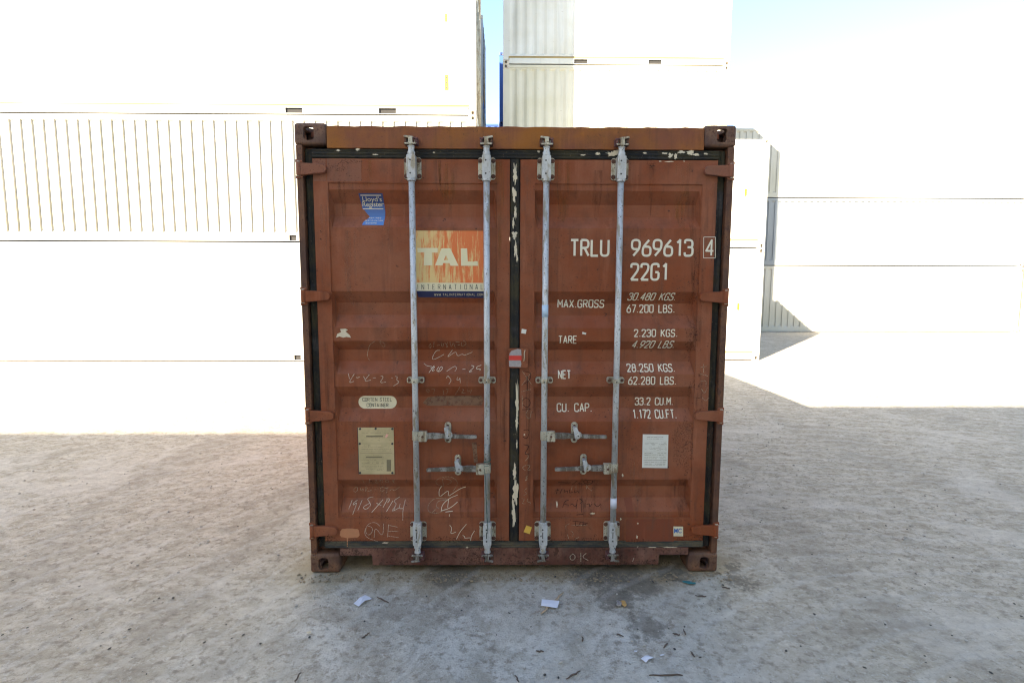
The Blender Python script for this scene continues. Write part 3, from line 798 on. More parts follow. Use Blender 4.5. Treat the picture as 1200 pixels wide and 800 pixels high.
# ---- small stickers
poly_obj('corner_sticker', [px([(788.6, 615.6), (799.9, 615.8), (799.9, 627.2), (788.7, 627)])], CREAM, DR)
poly_obj('corner_sticker_lettering', font_polys('MC', 789.2, 798.2, 617.8, 623.4, .02) + ribbon(px([(790, 625.2), (798.5, 625.3)]), .0012), BLUEINK, DR, .0024)
poly_obj('yellow_sticker', [px([(616.8, 614.4), (623.3, 616.6), (620.6, 624.6), (613.4, 622.1)])], YEL, DR)
poly_obj('torn_sticker', [px([(611.5, 385), (617, 386), (616, 391), (610.6, 390)])], PAPER, DR)
poly_obj('torn_sticker', [px(p, o=(300, 200), s=4.) for p in ([(395, 742), (420, 740), (432, 746), (420, 752), (440, 770), (446, 782), (425, 778), (410, 782), (392, 776), (376, 782), (382, 764), (400, 756)],)], PEEL, DL)
poly_obj('torn_sticker', [px(p, o=(600, 200), s=4.) for p in ([(330, 755), (348, 760), (346, 768), (328, 764)],)], PAPER, DR)
# paint repairs and stains
def blob(cx, cy, w_, h_, n=22, j=.18, seed=0, sup=.6):
    r_ = random.Random(seed); out = []
    for k in range(n):
        a_ = 2*math.pi*k/n; c_, s_ = math.cos(a_), math.sin(a_); f = 1+r_.uniform(-j, j)
        out.append((cx+w_/2*math.copysign(abs(c_)**sup, c_)*f, cy+h_/2*math.copysign(abs(s_)**sup, s_)*f))
    return out
poly_obj('primer_patch', [px(blob(410.5, 623.6, 23, 11, 26, .07, 3)), px([(407, 628), (408.4, 628), (408, 639), (407, 639)])], PRIMER, DL, .0008)
poly_obj('repaint_patch', [px([(733.5, 607.5), (789, 607), (789.5, 633.4), (733, 633.6)]), px([(732.5, 586), (742, 585.3), (742, 596), (744, 607), (734, 607), (734, 597)])], REDDER, DR, .0007)
poly_obj('repaint_patch', [px([(383.5, 186), (424, 186.5), (424, 213), (384, 213)]), px([(366.5, 186.5), (382, 186.5), (383, 213), (368, 213)])], FADED, DL, .0006)
poly_obj('tape_residue', [px([(494, 473.5), (500, 467), (510, 465.5), (563, 464.5), (566, 470), (564, 476.5), (500, 477)])], SMEAR, DL, .0009)
poly_obj('tape_residue', [px([(553, 518), (558.5, 518), (560, 541), (555.5, 542)])], SMEAR, DL, .0009)
stn = []
for (x_, w_, h_, sd) in ((380, 26, 5, 1), (428, 40, 4, 2), (520, 26, 7, 3), (535, 50, 5, 4), (585, 22, 6, 5), (645, 30, 4, 6), (690, 60, 5, 7), (745, 40, 4, 8), (810, 40, 9, 9), (384, 30, 8, 11)):
    stn.append(px(blob(x_, 634-h_*.45, w_, h_, 24, .35, sd, .9)))
for q in stn: poly_obj('grime_patch', [q], STAIN, DL if q[0][0] < 0 else DR, .0010)
poly_obj('grime_patch', [px(blob(x_, y_, w_, h_, 26, .3, sd, .9)) for x_, y_, w_, h_, sd in ((398, 196, 22, 10, 21), (410, 190, 26, 6, 22), (372, 193, 14, 10, 23))], STAIN, DL, .0011)
poly_obj('grime_patch', [px(blob(x_, y_, w_, h_, 26, .35, sd, .9)) for x_, y_, w_, h_, sd in ((811, 398, 16, 50, 31), (818, 330, 16, 60, 32), (800, 520, 22, 60, 33), (815, 460, 14, 46, 34), (762, 190, 10, 14, 35))], CHALKD if False else STAIN, DR, .0010)

poly_obj('weld_seam', [q for a, b in (((401, 605.5), (584, 606.2)),) for q in ribbon(px([a, b]), .0025)], FADED, DL, .0012)
poly_obj('weld_seam', [q for a, b in (((628, 606), (808, 606.5)),) for q in ribbon(px([a, b]), .0025)], FADED, DR, .0012)
def run_m(name, col, hi):
    t = NT(name); return t.fin(col, .85, 0, None, .15, t.step(t.noise(26, 5, .7, stretch=(2.2, 1, .12)), .40, .8, 0, hi))
RUN = run_m('rust_run', (.10, .045, .025), .6); RUNP = run_m('pale_run', (.33, .15, .09), .45); RUNO = run_m('orange_run', (.33, .12, .022), .55)
for k_, (u, v, w_, h_, m_) in enumerate(((400, 196, 9, 60, RUN), (430, 188, 14, 40, RUNO), (452, 240, 10, 90, RUNP), (516, 188, 5, 30, RUN), (525, 192, 22, 55, RUNO), (548, 380, 12, 80, RUNP), (586, 190, 10, 120, RUNO), (590, 420, 9, 150, RUN),
        (380, 240, 8, 100, RUNP), (384, 400, 7, 90, RUN), (410, 270, 20, 90, RUNP), (440, 566, 26, 60, RUNP), (545, 566, 18, 50, RUN), (618, 195, 9, 90, RUNP), (660, 192, 16, 70, RUNO), (700, 200, 12, 60, RUN),
        (764, 192, 8, 60, RUN), (800, 192, 18, 80, RUNO), (812, 230, 8, 120, RUN), (770, 300, 16, 100, RUNP), (816, 370, 9, 120, RUN), (800, 560, 16, 60, RUN), (620, 440, 8, 150, RUN), (690, 560, 22, 60, RUN), (748, 540, 20, 60, RUNP), (835, 215, 6, 40, RUN), (832, 500, 7, 110, RUN), (376, 500, 8, 110, RUN))):
    h_ = min(h_, 632-v)
    poly_obj('stain_run', [px([(u-w_/2, v), (u+w_/2, v), (u+w_*.42, v+h_*.6), (u+w_*.1, v+h_), (u-w_*.2, v+h_*.9), (u-w_*.45, v+h_*.5)])], m_, DL if u < 600 else DR, .0005)
for k_, (x_, w_, h_) in enumerate(((412, 34, 6), (470, 40, 12), (505, 20, 9), (560, 36, 13), (610, 40, 8), (632, 30, 14), (680, 26, 10), (715, 34, 13), (765, 40, 8), (795, 24, 6))):
    if 437 < x_ < 772: poly_obj('grime_patch', [px(blob(x_, 661-h_*.5, w_, h_, 24, .3, 60+k_, .9))], STAIN, C, .0010)
    else: poly_obj('grime_patch', [px(blob(x_, 647, w_, h_, 24, .3, 60+k_, .9))], STAIN, C, .0010)
# ---- peeled cream flakes on the gaskets
def flakes(spec, y, mat=PEEL):
    bm = bmesh.new()
    for (u, v, w_, h_, sd) in spec:
        p = px(blob(u, v, w_, h_, 26, .42, sd, 1.)); vs = [bm.verts.new((a_, y-len(bm.faces)*.00003, b_)) for a_, b_ in p]; bm.faces.new(vs).normal_update()
    bmesh.ops.triangulate(bm, faces=bm.faces[:])
    for f in bm.faces:
        f.normal_update()
        if f.normal.y > 0: f.normal_flip()
    return new('peeled_paint', bm, mat, C)
flakes([(603.5, 205, 4.5, 22, 1), (602.5, 228, 4, 18, 2), (604, 250, 3, 14, 3), (603, 276, 6, 8, 4), (604, 292, 3.5, 16, 5), (601.5, 262, 2, 12, 6), (606, 303, 2, 8, 12),
        (606, 470, 4, 40, 7), (605.5, 492, 3, 22, 8), (603, 552, 4, 18, 9), (604, 575, 5.5, 26, 10), (602, 600, 4, 30, 11), (605.5, 520, 1.5, 10, 13)], .0030)
flakes([(397, 177, 5, 2, 21), (420, 176, 4, 3, 22), (440, 182, 6, 1.4, 23), (509, 179.5, 2.4, 1.4, 24), (631, 178.5, 3, 2.5, 25), (683, 182.5, 5, 1.5, 26), (700, 181, 5, 3, 27), (717, 181.5, 14, 5, 28),
        (722, 179, 8, 5, 29), (785, 183, 5, 5, 30), (791, 184, 4, 7, 31), (798, 179, 9, 3, 32), (808, 179.5, 7, 5, 33), (814, 182, 8, 2.6, 34), (755, 180, 4, 2, 35), (826, 181, 4, 2, 36), (778, 180.5, 6, 2, 37)], .0068)
flakes([(452, 634.5, 7, 1.4, 41), (547.5, 640, 2.8, 2, 42), (764, 640, 9, 1.6, 43), (784, 640, 14, 1.8, 44)], .0085)
poly_obj('peeled_paint', [px(blob(u, v, w_, h_, 18, .4, sd, 1.)) for u, v, w_, h_, sd in ((773, 189.5, 3, 1.2, 1), (783, 190, 9, 1, 2), (801, 189.5, 2, 1, 3), (729.5, 556, 1.6, 3.6, 5), (727, 607, 1.6, 3, 6), (746, 628, 2, 4, 7), (747, 612, 2, 2, 8), (614.5, 508.5, 2, 2, 9), (653, 592, 2, 5, 10), (694, 601, 5, 2, 11))], PEEL, DR, .0013)

# ---- chalk and pen marks
def marks(name, door, mat, o, s, lines, wd=.0030):
    polys = []
    for L_ in lines:
        p = px(L_, o=o, s=s)
        if len(p) > 2: p = rnd(p, 2)
        polys += ribbon(p, wd)
    return poly_obj(name, polys, mat, door, .0016)
oA = ((395, 390), 8.)
marks('chalk_mark', DL, CHALKF, *oA, [[(355, 78), (300, 110), (268, 180), (265, 230), (290, 265)], [(400, 80), (412, 128), (435, 138), (448, 105), (420, 82), (405, 78)]])
marks('chalk_mark', DL, CHALK, *oA, [[(165, 380), (108, 470), (160, 452)], [(108, 380), (118, 430)], [(178, 415), (196, 420), (215, 408)], [(305, 388), (250, 455), (318, 440)], [(250, 405), (262, 430)],
    [(338, 420), (365, 418)], [(412, 402), (440, 408), (398, 468), (460, 458)], [(512, 418), (522, 424)], [(545, 405), (570, 410), (556, 440), (590, 458), (530, 496)]])
oB = ((480, 390), 8.89)
marks('chalk_mark', DL, CHALKF, *oB, [[(215, 115), (192, 140), (205, 168), (222, 140), (215, 115)], [(255, 92), (240, 165)], [(280, 135), (310, 125)], [(335, 105), (325, 150), (345, 145), (350, 110)], [(365, 100), (400, 150), (370, 155), (395, 95)],
    [(420, 90), (430, 165), (455, 90), (470, 160)], [(480, 95), (520, 95)], [(485, 130), (525, 125)], [(540, 95), (535, 155), (600, 110), (560, 80)], [(170, 600), (190, 635), (205, 600), (180, 585), (170, 600)], [(225, 590), (265, 580), (240, 650)],
    [(345, 580), (350, 650)], [(375, 590), (400, 580), (395, 615), (375, 645)], [(525, 560), (470, 655)], [(545, 590), (570, 590), (530, 640), (580, 630)], [(600, 590), (600, 625), (650, 590), (630, 635)]])
marks('chalk_mark', DL, CHALK, *oB, [[(305, 190), (265, 190), (222, 270), (240, 292), (350, 232)], [(440, 185), (375, 272), (450, 215), (480, 205), (490, 255), (545, 225), (560, 245), (650, 208)],
    [(140, 325), (175, 350), (225, 355)], [(395, 445), (385, 470)], [(400, 445), (440, 490), (410, 530)], [(500, 460), (490, 490), (520, 485), (525, 460), (528, 520)], [(385, 400), (470, 345), (490, 375), (470, 400)], [(545, 380), (580, 380)]])
marks('chalk_mark', DL, CHALKB, *oB, [[(250, 345), (200, 415)], [(215, 370), (265, 350), (225, 400), (260, 390)], [(300, 355), (275, 395), (310, 408), (345, 370), (320, 350), (300, 400)], [(640, 345), (680, 355), (610, 410), (650, 400)], [(745, 342), (700, 355), (690, 380), (740, 375), (730, 395)]], .0026)
oC = ((395, 550), 8.89)
marks('chalk_mark', DL, CHALKF, *oC, [[(265, 100), (275, 150)], [(345, 95), (325, 150)], [(390, 105), (420, 110), (385, 148), (425, 145)], [(450, 105), (440, 140), (470, 145), (480, 110), (450, 105)], [(510, 105), (500, 140), (530, 145), (540, 110), (510, 105)], [(600, 100), (570, 120), (600, 148), (575, 148), (600, 100)],
    [(180, 205), (145, 235), (165, 265), (195, 245), (190, 210), (180, 205)], [(225, 215), (225, 255), (255, 215), (250, 255)], [(285, 190), (275, 260)], [(300, 215), (280, 240), (310, 255), (345, 235)], [(370, 235), (395, 232)], [(465, 205), (430, 220), (440, 260), (475, 240)], [(480, 215), (500, 225), (520, 200), (495, 270)], [(530, 250), (560, 225), (575, 250), (640, 205)]])
marks('chalk_mark', DL, CHALK, *oC, [[(140, 340), (118, 415)], [(195, 340), (155, 365), (160, 385), (200, 350), (165, 465)], [(245, 340), (215, 425)], [(360, 310), (290, 325), (330, 360), (345, 385), (300, 420), (255, 400), (330, 365)], [(400, 365), (455, 385)],
    [(500, 330), (540, 325), (510, 370), (535, 340)], [(640, 310), (570, 350), (620, 370), (560, 440), (640, 405)], [(650, 370), (640, 410), (690, 410)], [(700, 335), (685, 420), (688, 520)], [(600, 400), (590, 430)]])
marks('chalk_mark', DL, CHALKB, *oC, [[(465, 335), (362, 442)], [(510, 335), (475, 400)], [(570, 345), (515, 435)]], .0024)
marks('chalk_mark', DL, CHALK, *oC, [[(450, 580), (410, 540), (340, 545), (290, 620), (300, 690), (380, 725), (430, 740)], [(330, 580), (370, 590), (375, 640), (330, 680), (300, 640), (310, 590)], [(390, 700), (400, 580), (480, 700), (490, 555)], [(540, 560), (530, 695)], [(540, 570), (635, 590)], [(535, 630), (640, 635)], [(535, 680), (650, 700)]], .0020)
oD = ((485, 550), 8.89)
marks('chalk_mark', DL, CHALKF, *oD, [[(290, 200), (230, 170), (225, 110), (300, 70), (400, 72), (455, 120), (440, 200), (400, 250)], [(300, 90), (300, 200)], [(310, 90), (380, 100), (395, 140), (330, 180)], [(340, 330), (200, 320), (140, 380), (150, 440), (240, 455), (300, 430)], [(330, 340), (240, 345), (225, 400), (260, 410)], [(190, 445), (250, 395)]])
marks('chalk_mark', DL, CHALKB, *oD, [[(280, 200), (252, 240), (255, 305)], [(270, 305), (355, 235), (350, 300)], [(535, 205), (480, 220), (360, 300)], [(450, 290), (350, 330), (290, 380), (285, 430)], [(450, 355), (380, 405), (280, 430)], [(330, 438), (405, 430)], [(355, 330), (350, 400)], [(370, 460), (370, 485)], [(375, 570), (400, 600), (380, 665), (440, 640)], [(548, 560), (480, 640), (445, 715)], [(510, 675), (535, 690), (525, 705), (590, 700)], [(633, 628), (600, 680), (592, 730)]], .0028)
oE = ((640, 550), 6.667)
marks('pen_mark', DR, CHALKD, *oE, [[(95, 105), (120, 100), (150, 110), (195, 108)], [(110, 120), (190, 118)], [(245, 85), (210, 130)], [(250, 125), (270, 105), (285, 125), (260, 130)], [(290, 90), (330, 78), (370, 90), (365, 115), (330, 132), (300, 110), (292, 95)], [(325, 90), (330, 115), (345, 95)],
    [(75, 185), (105, 180)], [(95, 170), (85, 210)], [(130, 170), (112, 210)], [(150, 175), (145, 200), (175, 180), (170, 205)], [(190, 175), (185, 205), (215, 195)], [(230, 180), (225, 205), (255, 185), (265, 205)], [(130, 300), (150, 260), (180, 255)], [(145, 280), (180, 285)], [(190, 285), (210, 275), (225, 300), (245, 280)], [(250, 250), (235, 310)],
    [(280, 240), (275, 330)], [(265, 245), (295, 260), (270, 275)], [(310, 270), (305, 300)], [(320, 280), (345, 275), (340, 300), (365, 275)], [(380, 275), (400, 300), (435, 275), (430, 300)], [(235, 350), (290, 345)], [(205, 395), (260, 400), (325, 415)], [(230, 400), (225, 430), (250, 435)], [(265, 405), (255, 435)], [(290, 405), (280, 435)], [(285, 420), (310, 420)]], .0030)
marks('chalk_mark', DR, CHALKF, *oE, [[(210, 140), (205, 180)], [(240, 135), (240, 175)], [(320, 130), (325, 175)], [(350, 130), (325, 155), (365, 185)], [(180, 415), (150, 430), (155, 465)], [(195, 430), (230, 425), (320, 430)], [(190, 470), (215, 490), (200, 520)], [(165, 500), (175, 535)], [(225, 535), (255, 520)]])
marks('chalk_mark', C, CHALK, *oE, [[(205, 645), (180, 665), (190, 695), (220, 690), (225, 660), (205, 645)], [(268, 640), (268, 705)], [(310, 640), (275, 670), (325, 695)], [(715, 590), (670, 705)]])
oF = ((600, 400), 3.333)
marks('pen_mark', DR, CHALKD, *oF, [[(45, 115), (75, 120), (70, 150), (45, 165)], [(60, 135), (60, 190)], [(40, 230), (55, 215), (75, 235), (60, 260), (42, 245)], [(40, 265), (72, 262)], [(45, 345), (70, 340), (60, 380), (42, 370)], [(45, 400), (70, 405), (45, 440), (72, 435)]], .0030)
marks('chalk_mark', DR, CHALKF, *oF, [[(40, 115), (75, 165)], [(75, 120), (38, 170)], [(35, 195), (75, 185)], [(40, 210), (40, 260)], [(65, 260), (50, 285), (70, 305), (75, 270)], [(50, 430), (68, 445), (50, 465)], [(55, 480), (38, 490), (52, 500)], [(60, 480), (72, 482), (58, 500), (75, 498)], [(50, 525), (62, 530), (50, 545), (60, 520)],
    [(58, 570), (45, 580), (60, 590), (45, 598)], [(38, 610), (50, 612), (38, 630), (52, 630)], [(60, 610), (58, 625), (72, 622), (70, 635)]])
oG = ((600, 400), 4.)
marks('chalk_mark', DR, CHALKF, *oG, [[(880, 120), (910, 115)], [(895, 105), (895, 145)], [(880, 150), (915, 160)], [(882, 185), (908, 180), (905, 210)], [(885, 220), (900, 245), (912, 215)], [(888, 260), (905, 280), (918, 262)]])

# ---- door hardware
def bolt(bm, x, z, y, r=.0085, mi=1):
    cyl(bm, (x, y-.004, z), r, .008, 'y', 6, mi, rot=random.random())
    cyl(bm, (x, y-.0005, z), r*1.5, .002, 'y', 12, mi)
BY = -.030
def locking_gear(door, xb, lean):
    bm = bmesh.new(); cyl(bm, (xb, BY, (2.30+.32)/2), .0172, 2.30-.32, 'z', 20)
    new('locking_bar', bm, GALV, door)
    for top in (1, 0):
        s = 1 if top else -1
        zc = 2.350 if top else .256
        bm = bmesh.new()
        prism(bm, rrect(xb-.048, xb+.048, zc-.060, zc+.060, .014), FY-.007, FY-.0005)
        for dx in (-.036, .036):
            for dz in (-.042, .042): bolt(bm, xb+dx, zc+dz, FY-.007)
        new('bracket_plate', bm, [GALVB, RUSTB], door, bevel=.0015)
        bm = bmesh.new()
        prism(bm, rrect(xb-.024, xb+.024, zc-.062, zc+.062, .006), BY-.020, FY-.0075)
        cyl(bm, (xb, BY, zc-s*.068), .0235, .014, 'z', 20)
        cyl(bm, (xb, BY, zc+s*.072), .0205, .020, 'z', 20)
        cyl(bm, (xb, BY, zc+s*.095), .0165, .034, 'z', 20)
        cyl(bm, (xb, BY, zc+s*.108), .0195, .008, 'z', 20)
        for dz in (-.036, .034): cyl(bm, (xb-.004, BY-.0205, zc+dz), .0052, .003, 'y', 8, 1)
        if not top: box(bm, xb-.006, xb-.001, BY-.0212, BY-.0195, zc-.02, zc+.02, 1)
        new('bearing_housing', bm, [GALV, INK], door, bevel=.002)
        # cam head with hooked jaws, held behind two forged lugs
        z0 = zc+s*.112
        bm = bmesh.new()
        a, b = sorted((z0-s*.002, z0+s*.046))
        box(bm, xb-.008, xb+.008, BY-.020, BY+.012, a, b)
        q = lean
        prism(bm, [(xb+q*p[0], z0+s*p[1]) for p in [(-.030, .002), (.030, .002), (.034, .011), (.012, .011), (.010, .036), (.018, .042), (-.034, .048), (-.036, .040), (-.010, .034), (-.012, .011), (-.032, .010)]], BY-.030, BY-.0205)
        new('cam', bm, GALVB if top else GALVD, door, bevel=.0015)
        for q in (-1, 1):
            bm = bmesh.new()
            x_ = xb+q*.0245; zz = sorted((z0+s*.006, z0+s*.042)); yf = BY-.016-(.006 if q*lean < 0 else 0)
            # C shaped lug: back block, two jaws and a worn pin
            box(bm, x_-.012, x_+.012, BY+.004, .0035, zz[0], zz[1])
            box(bm, x_-.012, x_+.012, yf, BY+.0035, zz[1]-.009, zz[1]); box(bm, x_-.012, x_+.012, yf, BY+.0035, zz[0], zz[0]+.009)
            box(bm, x_+q*.004-.005, x_+q*.004+.005, yf, yf+.010, zz[0]+.0095, zz[1]-.0095)
            cyl(bm, (x_-q*.004, yf+.010, (zz[0]+zz[1])/2), .0045, .017, 'z', 8, 1)
            new('cam_keeper', bm, [RUSTRED if q*lean > 0 else RUSTB, GALVD], door, bevel=.002)
    bm = bmesh.new(); zc = 1.1675
    prism(bm, rrect(xb-.049, xb+.049, zc-.0175, zc+.0175, .012), FY-.005, FY+.002)
    prism(bm, rrect(xb-.049, xb-.022, zc-.0170, zc+.0170, .010), FY-.026, FY-.0055); prism(bm, rrect(xb+.022, xb+.049, zc-.0170, zc+.0170, .010), FY-.026, FY-.0055)
    cyl(bm, (xb, BY, zc), .0225, .026, 'z', 20)
    for dx in (-.036, .036): bolt(bm, xb+dx, zc, FY-.026, .0065)
    cyl(bm, (xb-.002, BY-.022, zc-.004), .0045, .004, 'y', 8, 2)
    new('bar_guide', bm, [GALVB, RUSTB, INK], door, bevel=.0015)
for d, xb, ln_ in ((DL, -.572, 1), (DL, -.162, -1), (DR, .166, 1), (DR, .577, -1)): locking_gear(d, xb, ln_)

def handle(door, xb, z, s, tip, xr, rz_top):
    """s: side the hub sits on; tip: x of the free end; xr: retainer"""
    bm = bmesh.new()
    hx = xb+s*.040
    prism(bm, rrect(hx-.024, hx+.024, z-.034, z+.026, .004), BY-.016, BY+.014)
    box(bm, min(xb, hx), max(xb, hx), BY-.010, BY+.010, z-.020, z+.022)
    cyl(bm, (hx, BY-.018, z-.004), .0065, .008, 'y', 10, 1)
    cyl(bm, (xb, BY, z), .0215, .052, 'z', 18)
    new('handle_hub', bm, [GALVB, RUSTB], door, bevel=.002)
    bm = bmesh.new()
    xs = hx+s*.022
    L_ = tip-xs
    top = [(0, .016), (.18, .017), (.30, .013), (.44, .012), (.6, .010), (.98, .009), (1, .006)]
    bot = [(1, -.007), (.98, -.010), (.6, -.012), (.44, -.012), (.30, -.013), (.18, -.018), (0, -.018)]
    drop = -.006
    pts = [(xs+L_*a, z+b+drop*a) for a, b in top+bot]
    ya, yb_ = BY-.012, BY+.006
    A_ = [bm.verts.new((p[0], ya-.010*max(0, (p[0]-xs)/L_-.45), p[1])) for p in pts]; B_ = [bm.verts.new((p[0], yb_-.010*max(0, (p[0]-xs)/L_-.45), p[1])) for p in pts]; n_ = len(pts)
    bm.faces.new(A_); bm.faces.new(B_); [bm.faces.new((A_[i], A_[(i+1) % n_], B_[(i+1) % n_], B_[i])) for i in range(n_)]
    # ridge and grip
    box(bm, min(xs+L_*.03, xs+L_*.40), max(xs+L_*.03, xs+L_*.40), ya-.004, ya-.0005, z+.004, z+.011)
    new('handle', bm, GALVD, door, bevel=.0035)
    bm = bmesh.new()
    prism(bm, rrect(xr-.019, xr+.019, z-.056, z+.068, .018), PY-.008, PY-.0005)
    cyl(bm, (xr, PY-.011, z+.046), .0085, .008, 'y', 8, 1); cyl(bm, (xr, PY-.011, z-.036), .0085, .008, 'y', 8, 1)
    box(bm, xr-.012, xr+.012, BY+.008, PY-.0085, z-.012, z+.012)
    new('handle_retainer', bm, [GALVB, RUSTB], door, bevel=.002)
    bm = bmesh.new()
    prism(bm, [(xr-.015, z+.050), (xr+.006, z+.054), (xr+.017, z+.028), (xr+.031, z+.022), (xr+.033, z+.002), (xr+.016, z-.014), (xr-.004, z-.012), (xr-.008, z+.014)], BY-.030, BY-.018)
    cyl(bm, (xr+.012, BY-.032, z+.008), .013, .010, 'y', 12); cyl(bm, (xr+.013, BY-.0375, z+.006), .0045, .003, 'y', 8, 1)
    box(bm, xr-.010, xr+.010, BY-.020, PY-.009, z+.030, z+.046)
    new('handle_hasp', bm, [GALV, INK], door, bevel=.003)
handle(DL, -.572, .849, 1, -.222, -.392, 0); handle(DL, -.162, .654, -1, -.512, -.335, 0)
handle(DR, .166, .849, 1, .528, .346, 0); handle(DR, .577, .657, -1, .230, .403, 0)

# hinges
for s, D in ((-1, DL), (1, DR)):
    for i, z in enumerate((2.343, 1.645, .957, .264)):
        bm = bmesh.new(); xi = 1.046 if i < 3 else 1.05
        pts = [(s*1.206, z-.034), (s*1.175, z-.034), (s*1.10, z-.026), (s*(xi+.01), z-.022), (s*xi, z-.010), (s*xi, z+.012), (s*(xi+.015), z+.024), (s*1.12, z+.029), (s*1.206, z+.032)]
        prism(bm, pts, -.012, FY-.0005)
        cyl(bm, (s*1.196, -.006, z), .0145, .072, 'z', 12)
        prism(bm, [(s*1.172, z+.034), (s*1.215, z+.034), (s*1.215, z+.052), (s*1.180, z+.046)], -.006, .0015)
        prism(bm, [(s*1.172, z-.036), (s*1.215, z-.036), (s*1.215, z-.054), (s*1.180, z-.048)], -.006, .0015)
        new('hinge', bm, BROWN if i not in (0,) else FADED, D, bevel=.004)
        bm = bmesh.new()
        cyl(bm, (s*1.197, -.006, z+.0375), .0085, .006, 'z', 10); cyl(bm, (s*1.197, -.006, z-.0375), .0085, .006, 'z', 10)
        new('hinge_pin', bm, GALVB, D)

# lap plate bridging the two leaves, with silver and red seal tape
bm = bmesh.new()
prism(bm, rrect(-.040, .074, 1.238, 1.352, .012), -.012, -.004)
prism(bm, rrect(-.040, .074, 1.240, 1.350, .012), -.004, .009)
new('lap_plate', bm, BROWN, DR, bevel=.003)
bm = bmesh.new(); vs = [bm.verts.new((a, -.0128, b)) for a, b in [(-.036, 1.246), (.030, 1.244), (.034, 1.262), (.030, 1.280), (.035, 1.31), (.032, 1.345), (.012, 1.349), (0, 1.344), (-.022, 1.338), (-.034, 1.322), (-.037, 1.29)]]; bm.faces.new(vs)
new('seal_tape', bm, SILVER, DR)
bm = bmesh.new(); box(bm, -.038, .035, -.0142, -.0132, 1.283, 1.310); new('red_stripe', bm, REDTAPE, DR)
bm = bmesh.new(); tube(bm, [(.048, -.015, 1.278), (.051, -.016, 1.30), (.050, -.015, 1.325), (.055, -.014, 1.342)], .0022, 6); new('seal_wire', bm, PEEL, DR)
# tapes and twine on the bars
def wrap(xb, z0, z1, mat, door, name='tape_wrap'):
    bm = bmesh.new(); cyl(bm, (xb, BY, (z0+z1)/2), .0182, z1-z0, 'z', 20); new(name, bm, mat, door)
wrap(.166, 1.53, 1.60, SKYTAPE, DR); wrap(.577, .415, .475, PAPERG, DR); wrap(-.162, .66, .80, GREENSTR if False else GALVD, DL)
bm = bmesh.new()
tube(bm, [(-.162+.021*math.cos(a), BY+.021*math.sin(a), .655+.004*a) for a in [k*.5 for k in range(30)]], .0022, 6)
tube(bm, [(-.176, BY-.016, .655), (-.172, BY-.019, .60), (-.168, BY-.020, .50), (-.166, BY-.020, .42), (-.160, BY-.023, .34), (-.158, BY-.0245, .27)], .0016, 6)
new('twine', bm, GREENSTR, DL)

# ------------------------------------------------------------------ litter and grit
def litter(name, pts2, z, mat, label, cat, fold=.01, seed=1):
    """thin crumpled sheet from an outline seen on the ground"""
    r_ = random.Random(seed); P_ = [Vector(on_ground(*p)) for p in pts2]; c_ = sum(P_, Vector((0, 0)))/len(P_)
    o0 = bmesh.new()
    vs = [o0.verts.new((p.x-c_.x, p.y-c_.y, r_.uniform(.001, fold))) for p in P_]
    cv = o0.verts.new((0, 0, fold*.9))
    for i in range(len(vs)): o0.faces.new((vs[i], vs[(i+1) % len(vs)], cv))
    bmesh.ops.subdivide_edges(o0, edges=o0.edges[:], cuts=1, use_grid_fill=True)
    for v in o0.verts: v.co.z = max(.001, v.co.z+r_.uniform(-.0012, .0012))
    o = new(name, o0, mat); o.location = (c_.x, c_.y, z)
    m = o.modifiers.new('s', 'SOLIDIFY'); m.thickness = .0006
    return tag(o, label, cat)
oH = lambda L_, o, s: [(o[0]+a/s, o[1]+b/s) for a, b in L_]
litter('paper_scrap', oH([(458, 430), (488, 408), (512, 395), (545, 408), (512, 420), (482, 446)], (300, 600), 4.), .001, PAPERG, 'creased white paper slip on the ground below the left door', 'paper', .014, 1)
litter('paper_scrap', oH([(140, 424), (222, 432), (212, 458), (136, 446)], (600, 600), 4.), .010, PAPERG, 'white paper slip lying across a wood splinter below the doors', 'paper', .012, 2)
litter('paper_scrap', oH([(604, 688), (625, 680), (640, 676), (662, 690), (640, 700), (628, 706)], (600, 600), 4.), .001, PAPERG, 'crumpled white paper scrap nearest the camera at lower right', 'paper', .016, 3)
litter('paper_scrap', oH([(694, 668), (714, 666), (712, 672), (692, 674)], (600, 600), 4.), .001, PAPERG, 'tiny white paper sliver above the crumpled scrap', 'paper', .006, 4)
litter('paper_scrap', oH([(570, 650), (588, 650), (584, 656), (574, 656)], (600, 600), 4.), .001, PAPERG, 'smallest white paper crumb left of the crumpled scrap', 'paper', .006, 9)
litter('cardboard_bit', oH([(236, 566), (258, 562), (256, 570), (242, 574)], (300, 600), 4.), .001, PEEL, 'small cream cardboard bit on the ground at lower left', 'cardboard', .008, 5)
litter('plastic_strip', oH([(798, 324), (830, 326), (862, 332), (860, 339), (828, 336), (800, 331)], (600, 600), 4.), .001, TEAL, 'teal plastic strip on the ground near the right corner casting', 'plastic', .006, 6)
e = tag(empty('candy_wrapper', (*on_ground(728, 709), 0)), 'crumpled silver and gold wrapper on the ground below the right door', 'wrapper')
cx_, cy_ = on_ground(728, 709)
for nm, m, dx in (('foil', FOIL, -.012), ('paper_wrap', GOLDM, .012)):
    bm = bmesh.new(); bmesh.ops.create_icosphere(bm, subdivisions=2, radius=.017)
    for v in bm.verts: v.co = Vector((v.co.x*.8+dx, v.co.y*1.4, v.co.z*.55+.011)) + Vector((random.uniform(-.004, .004), random.uniform(-.004, .004), random.uniform(-.003, .003)))
    new(nm, bm, m, e)
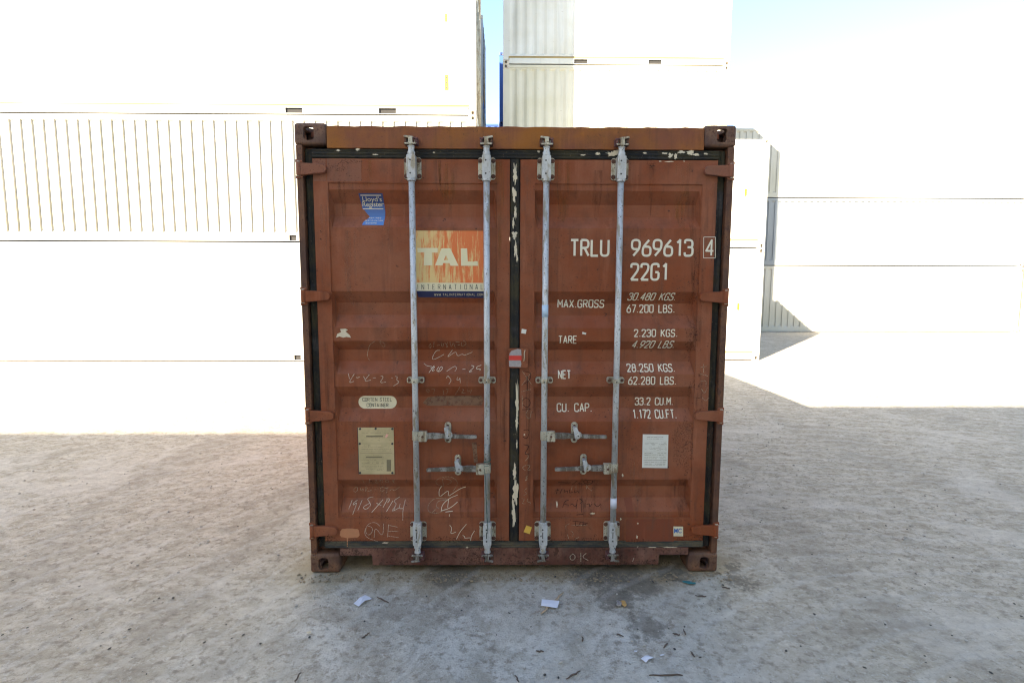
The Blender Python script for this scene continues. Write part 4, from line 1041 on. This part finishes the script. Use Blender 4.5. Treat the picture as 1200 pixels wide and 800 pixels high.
def stick(name, a, b, r_, mat, label, cat, group=None, lift=.003, seed=0):
    rr = random.Random(seed); A_, B_ = Vector((*on_ground(*a), lift)), Vector((*on_ground(*b), lift)); c_ = (A_+B_)/2
    bm = bmesh.new(); n_ = 6
    pts = [A_.lerp(B_, k/n_)-c_+Vector((rr.uniform(-1, 1), rr.uniform(-1, 1), rr.uniform(0, .6)))*r_*1.3 for k in range(n_+1)]
    tube(bm, pts, [r_*(.5+.9*math.sin(math.pi*(k+.6)/(n_+1.4))) for k in range(n_+1)], 6)
    o = new(name, bm, mat); o.location = c_
    return tag(o, label, cat, group)
stick('wood_splinter', (634.5, 719.5), (660, 695.5), .0045, WOODM, 'pale split wood splinter under the white paper slip', 'splinter', seed=3)
stick('wood_splinter', (645, 711), (657, 697), .0030, WOODM, 'thinner pale splinter beside the paper slip', 'splinter', lift=.006, seed=4)
tw = [((345, 800), (352, 789)), ((442, 700), (455, 706)), ((760, 792), (800, 791)), ((664, 796), (680, 787)), ((778, 759), (782, 754)), ((788, 743), (797, 744)), ((801, 738), (803, 744)), ((722, 576), (722, 576.5)),
      ((815, 698), (828, 699)), ((682, 746), (683, 752)), ((433, 742), (424, 748)), ((628, 763), (637, 764)), ((846, 688), (856, 690)), ((810, 764), (814, 770)), ((604, 792), (608, 799)), ((722, 743), (730, 746))]
for i, (a, b) in enumerate(tw):
    if a[1] < 600: continue
    stick('twig', a, b, .0028, TWIGM, 'small dark twig lying on the dusty ground', 'twig', 'twigs scattered on the ground', .003, i)
def scatter(name, n, rmin, rmax, mat, label, seed, area, flat=.6, pw=2.5):
    r_ = random.Random(seed); bm = bmesh.new()
    base = bmesh.new(); bmesh.ops.create_icosphere(base, subdivisions=1, radius=1); bv = [v.co.copy() for v in base.verts]; bf = [[v.index for v in f.verts] for f in base.faces]; base.free()
    k = 0
    while k < n:
        x, y = r_.uniform(*area[0]), r_.uniform(*area[1])
        if abs(x) < 1.25 and y > .0: continue
        s_ = rmin+(rmax-rmin)*r_.random()**pw; rot = Matrix.Rotation(r_.uniform(0, 6.28), 3, 'Z')
        sc_ = Vector((r_.uniform(.7, 1.4), r_.uniform(.6, 1), flat*r_.uniform(.6, 1.2)))
        vs = [bm.verts.new(rot @ Vector((v.x*sc_.x*s_*r_.uniform(.8, 1.2), v.y*sc_.y*s_*r_.uniform(.8, 1.2), v.z*sc_.z*s_)) + Vector((x, y, s_*.15))) for v in bv]
        for f in bf: bm.faces.new([vs[i] for i in f])
        k += 1
    return tag(new(name, bm, mat), label, kind='stuff')
scatter('gravel', 3800, .0015, .011, plain('grit_stone', (.42, .38, .33), .9, 0, .4, 30), 'small pale stones and grit scattered over the yard', 5, ((-4.5, 4.5), (-2.0, 6.5)), pw=4)
scatter('swept_grit', 900, .002, .012, plain('brown_grit', (.26, .20, .13), .9, 0, .4, 30), 'brown grit gathered along the foot of the brown container', 11, ((-1.3, 1.3), (-.10, -.004)), .5, pw=3.5)
scatter('dark_crumbs', 900, .0015, .009, plain('dark_grit', (.07, .06, .052), .9, 0, .4, 30), 'dark crumbs of dirt on the pale ground', 6, ((-3, 3), (-1.6, 2)), .3, pw=3.5)
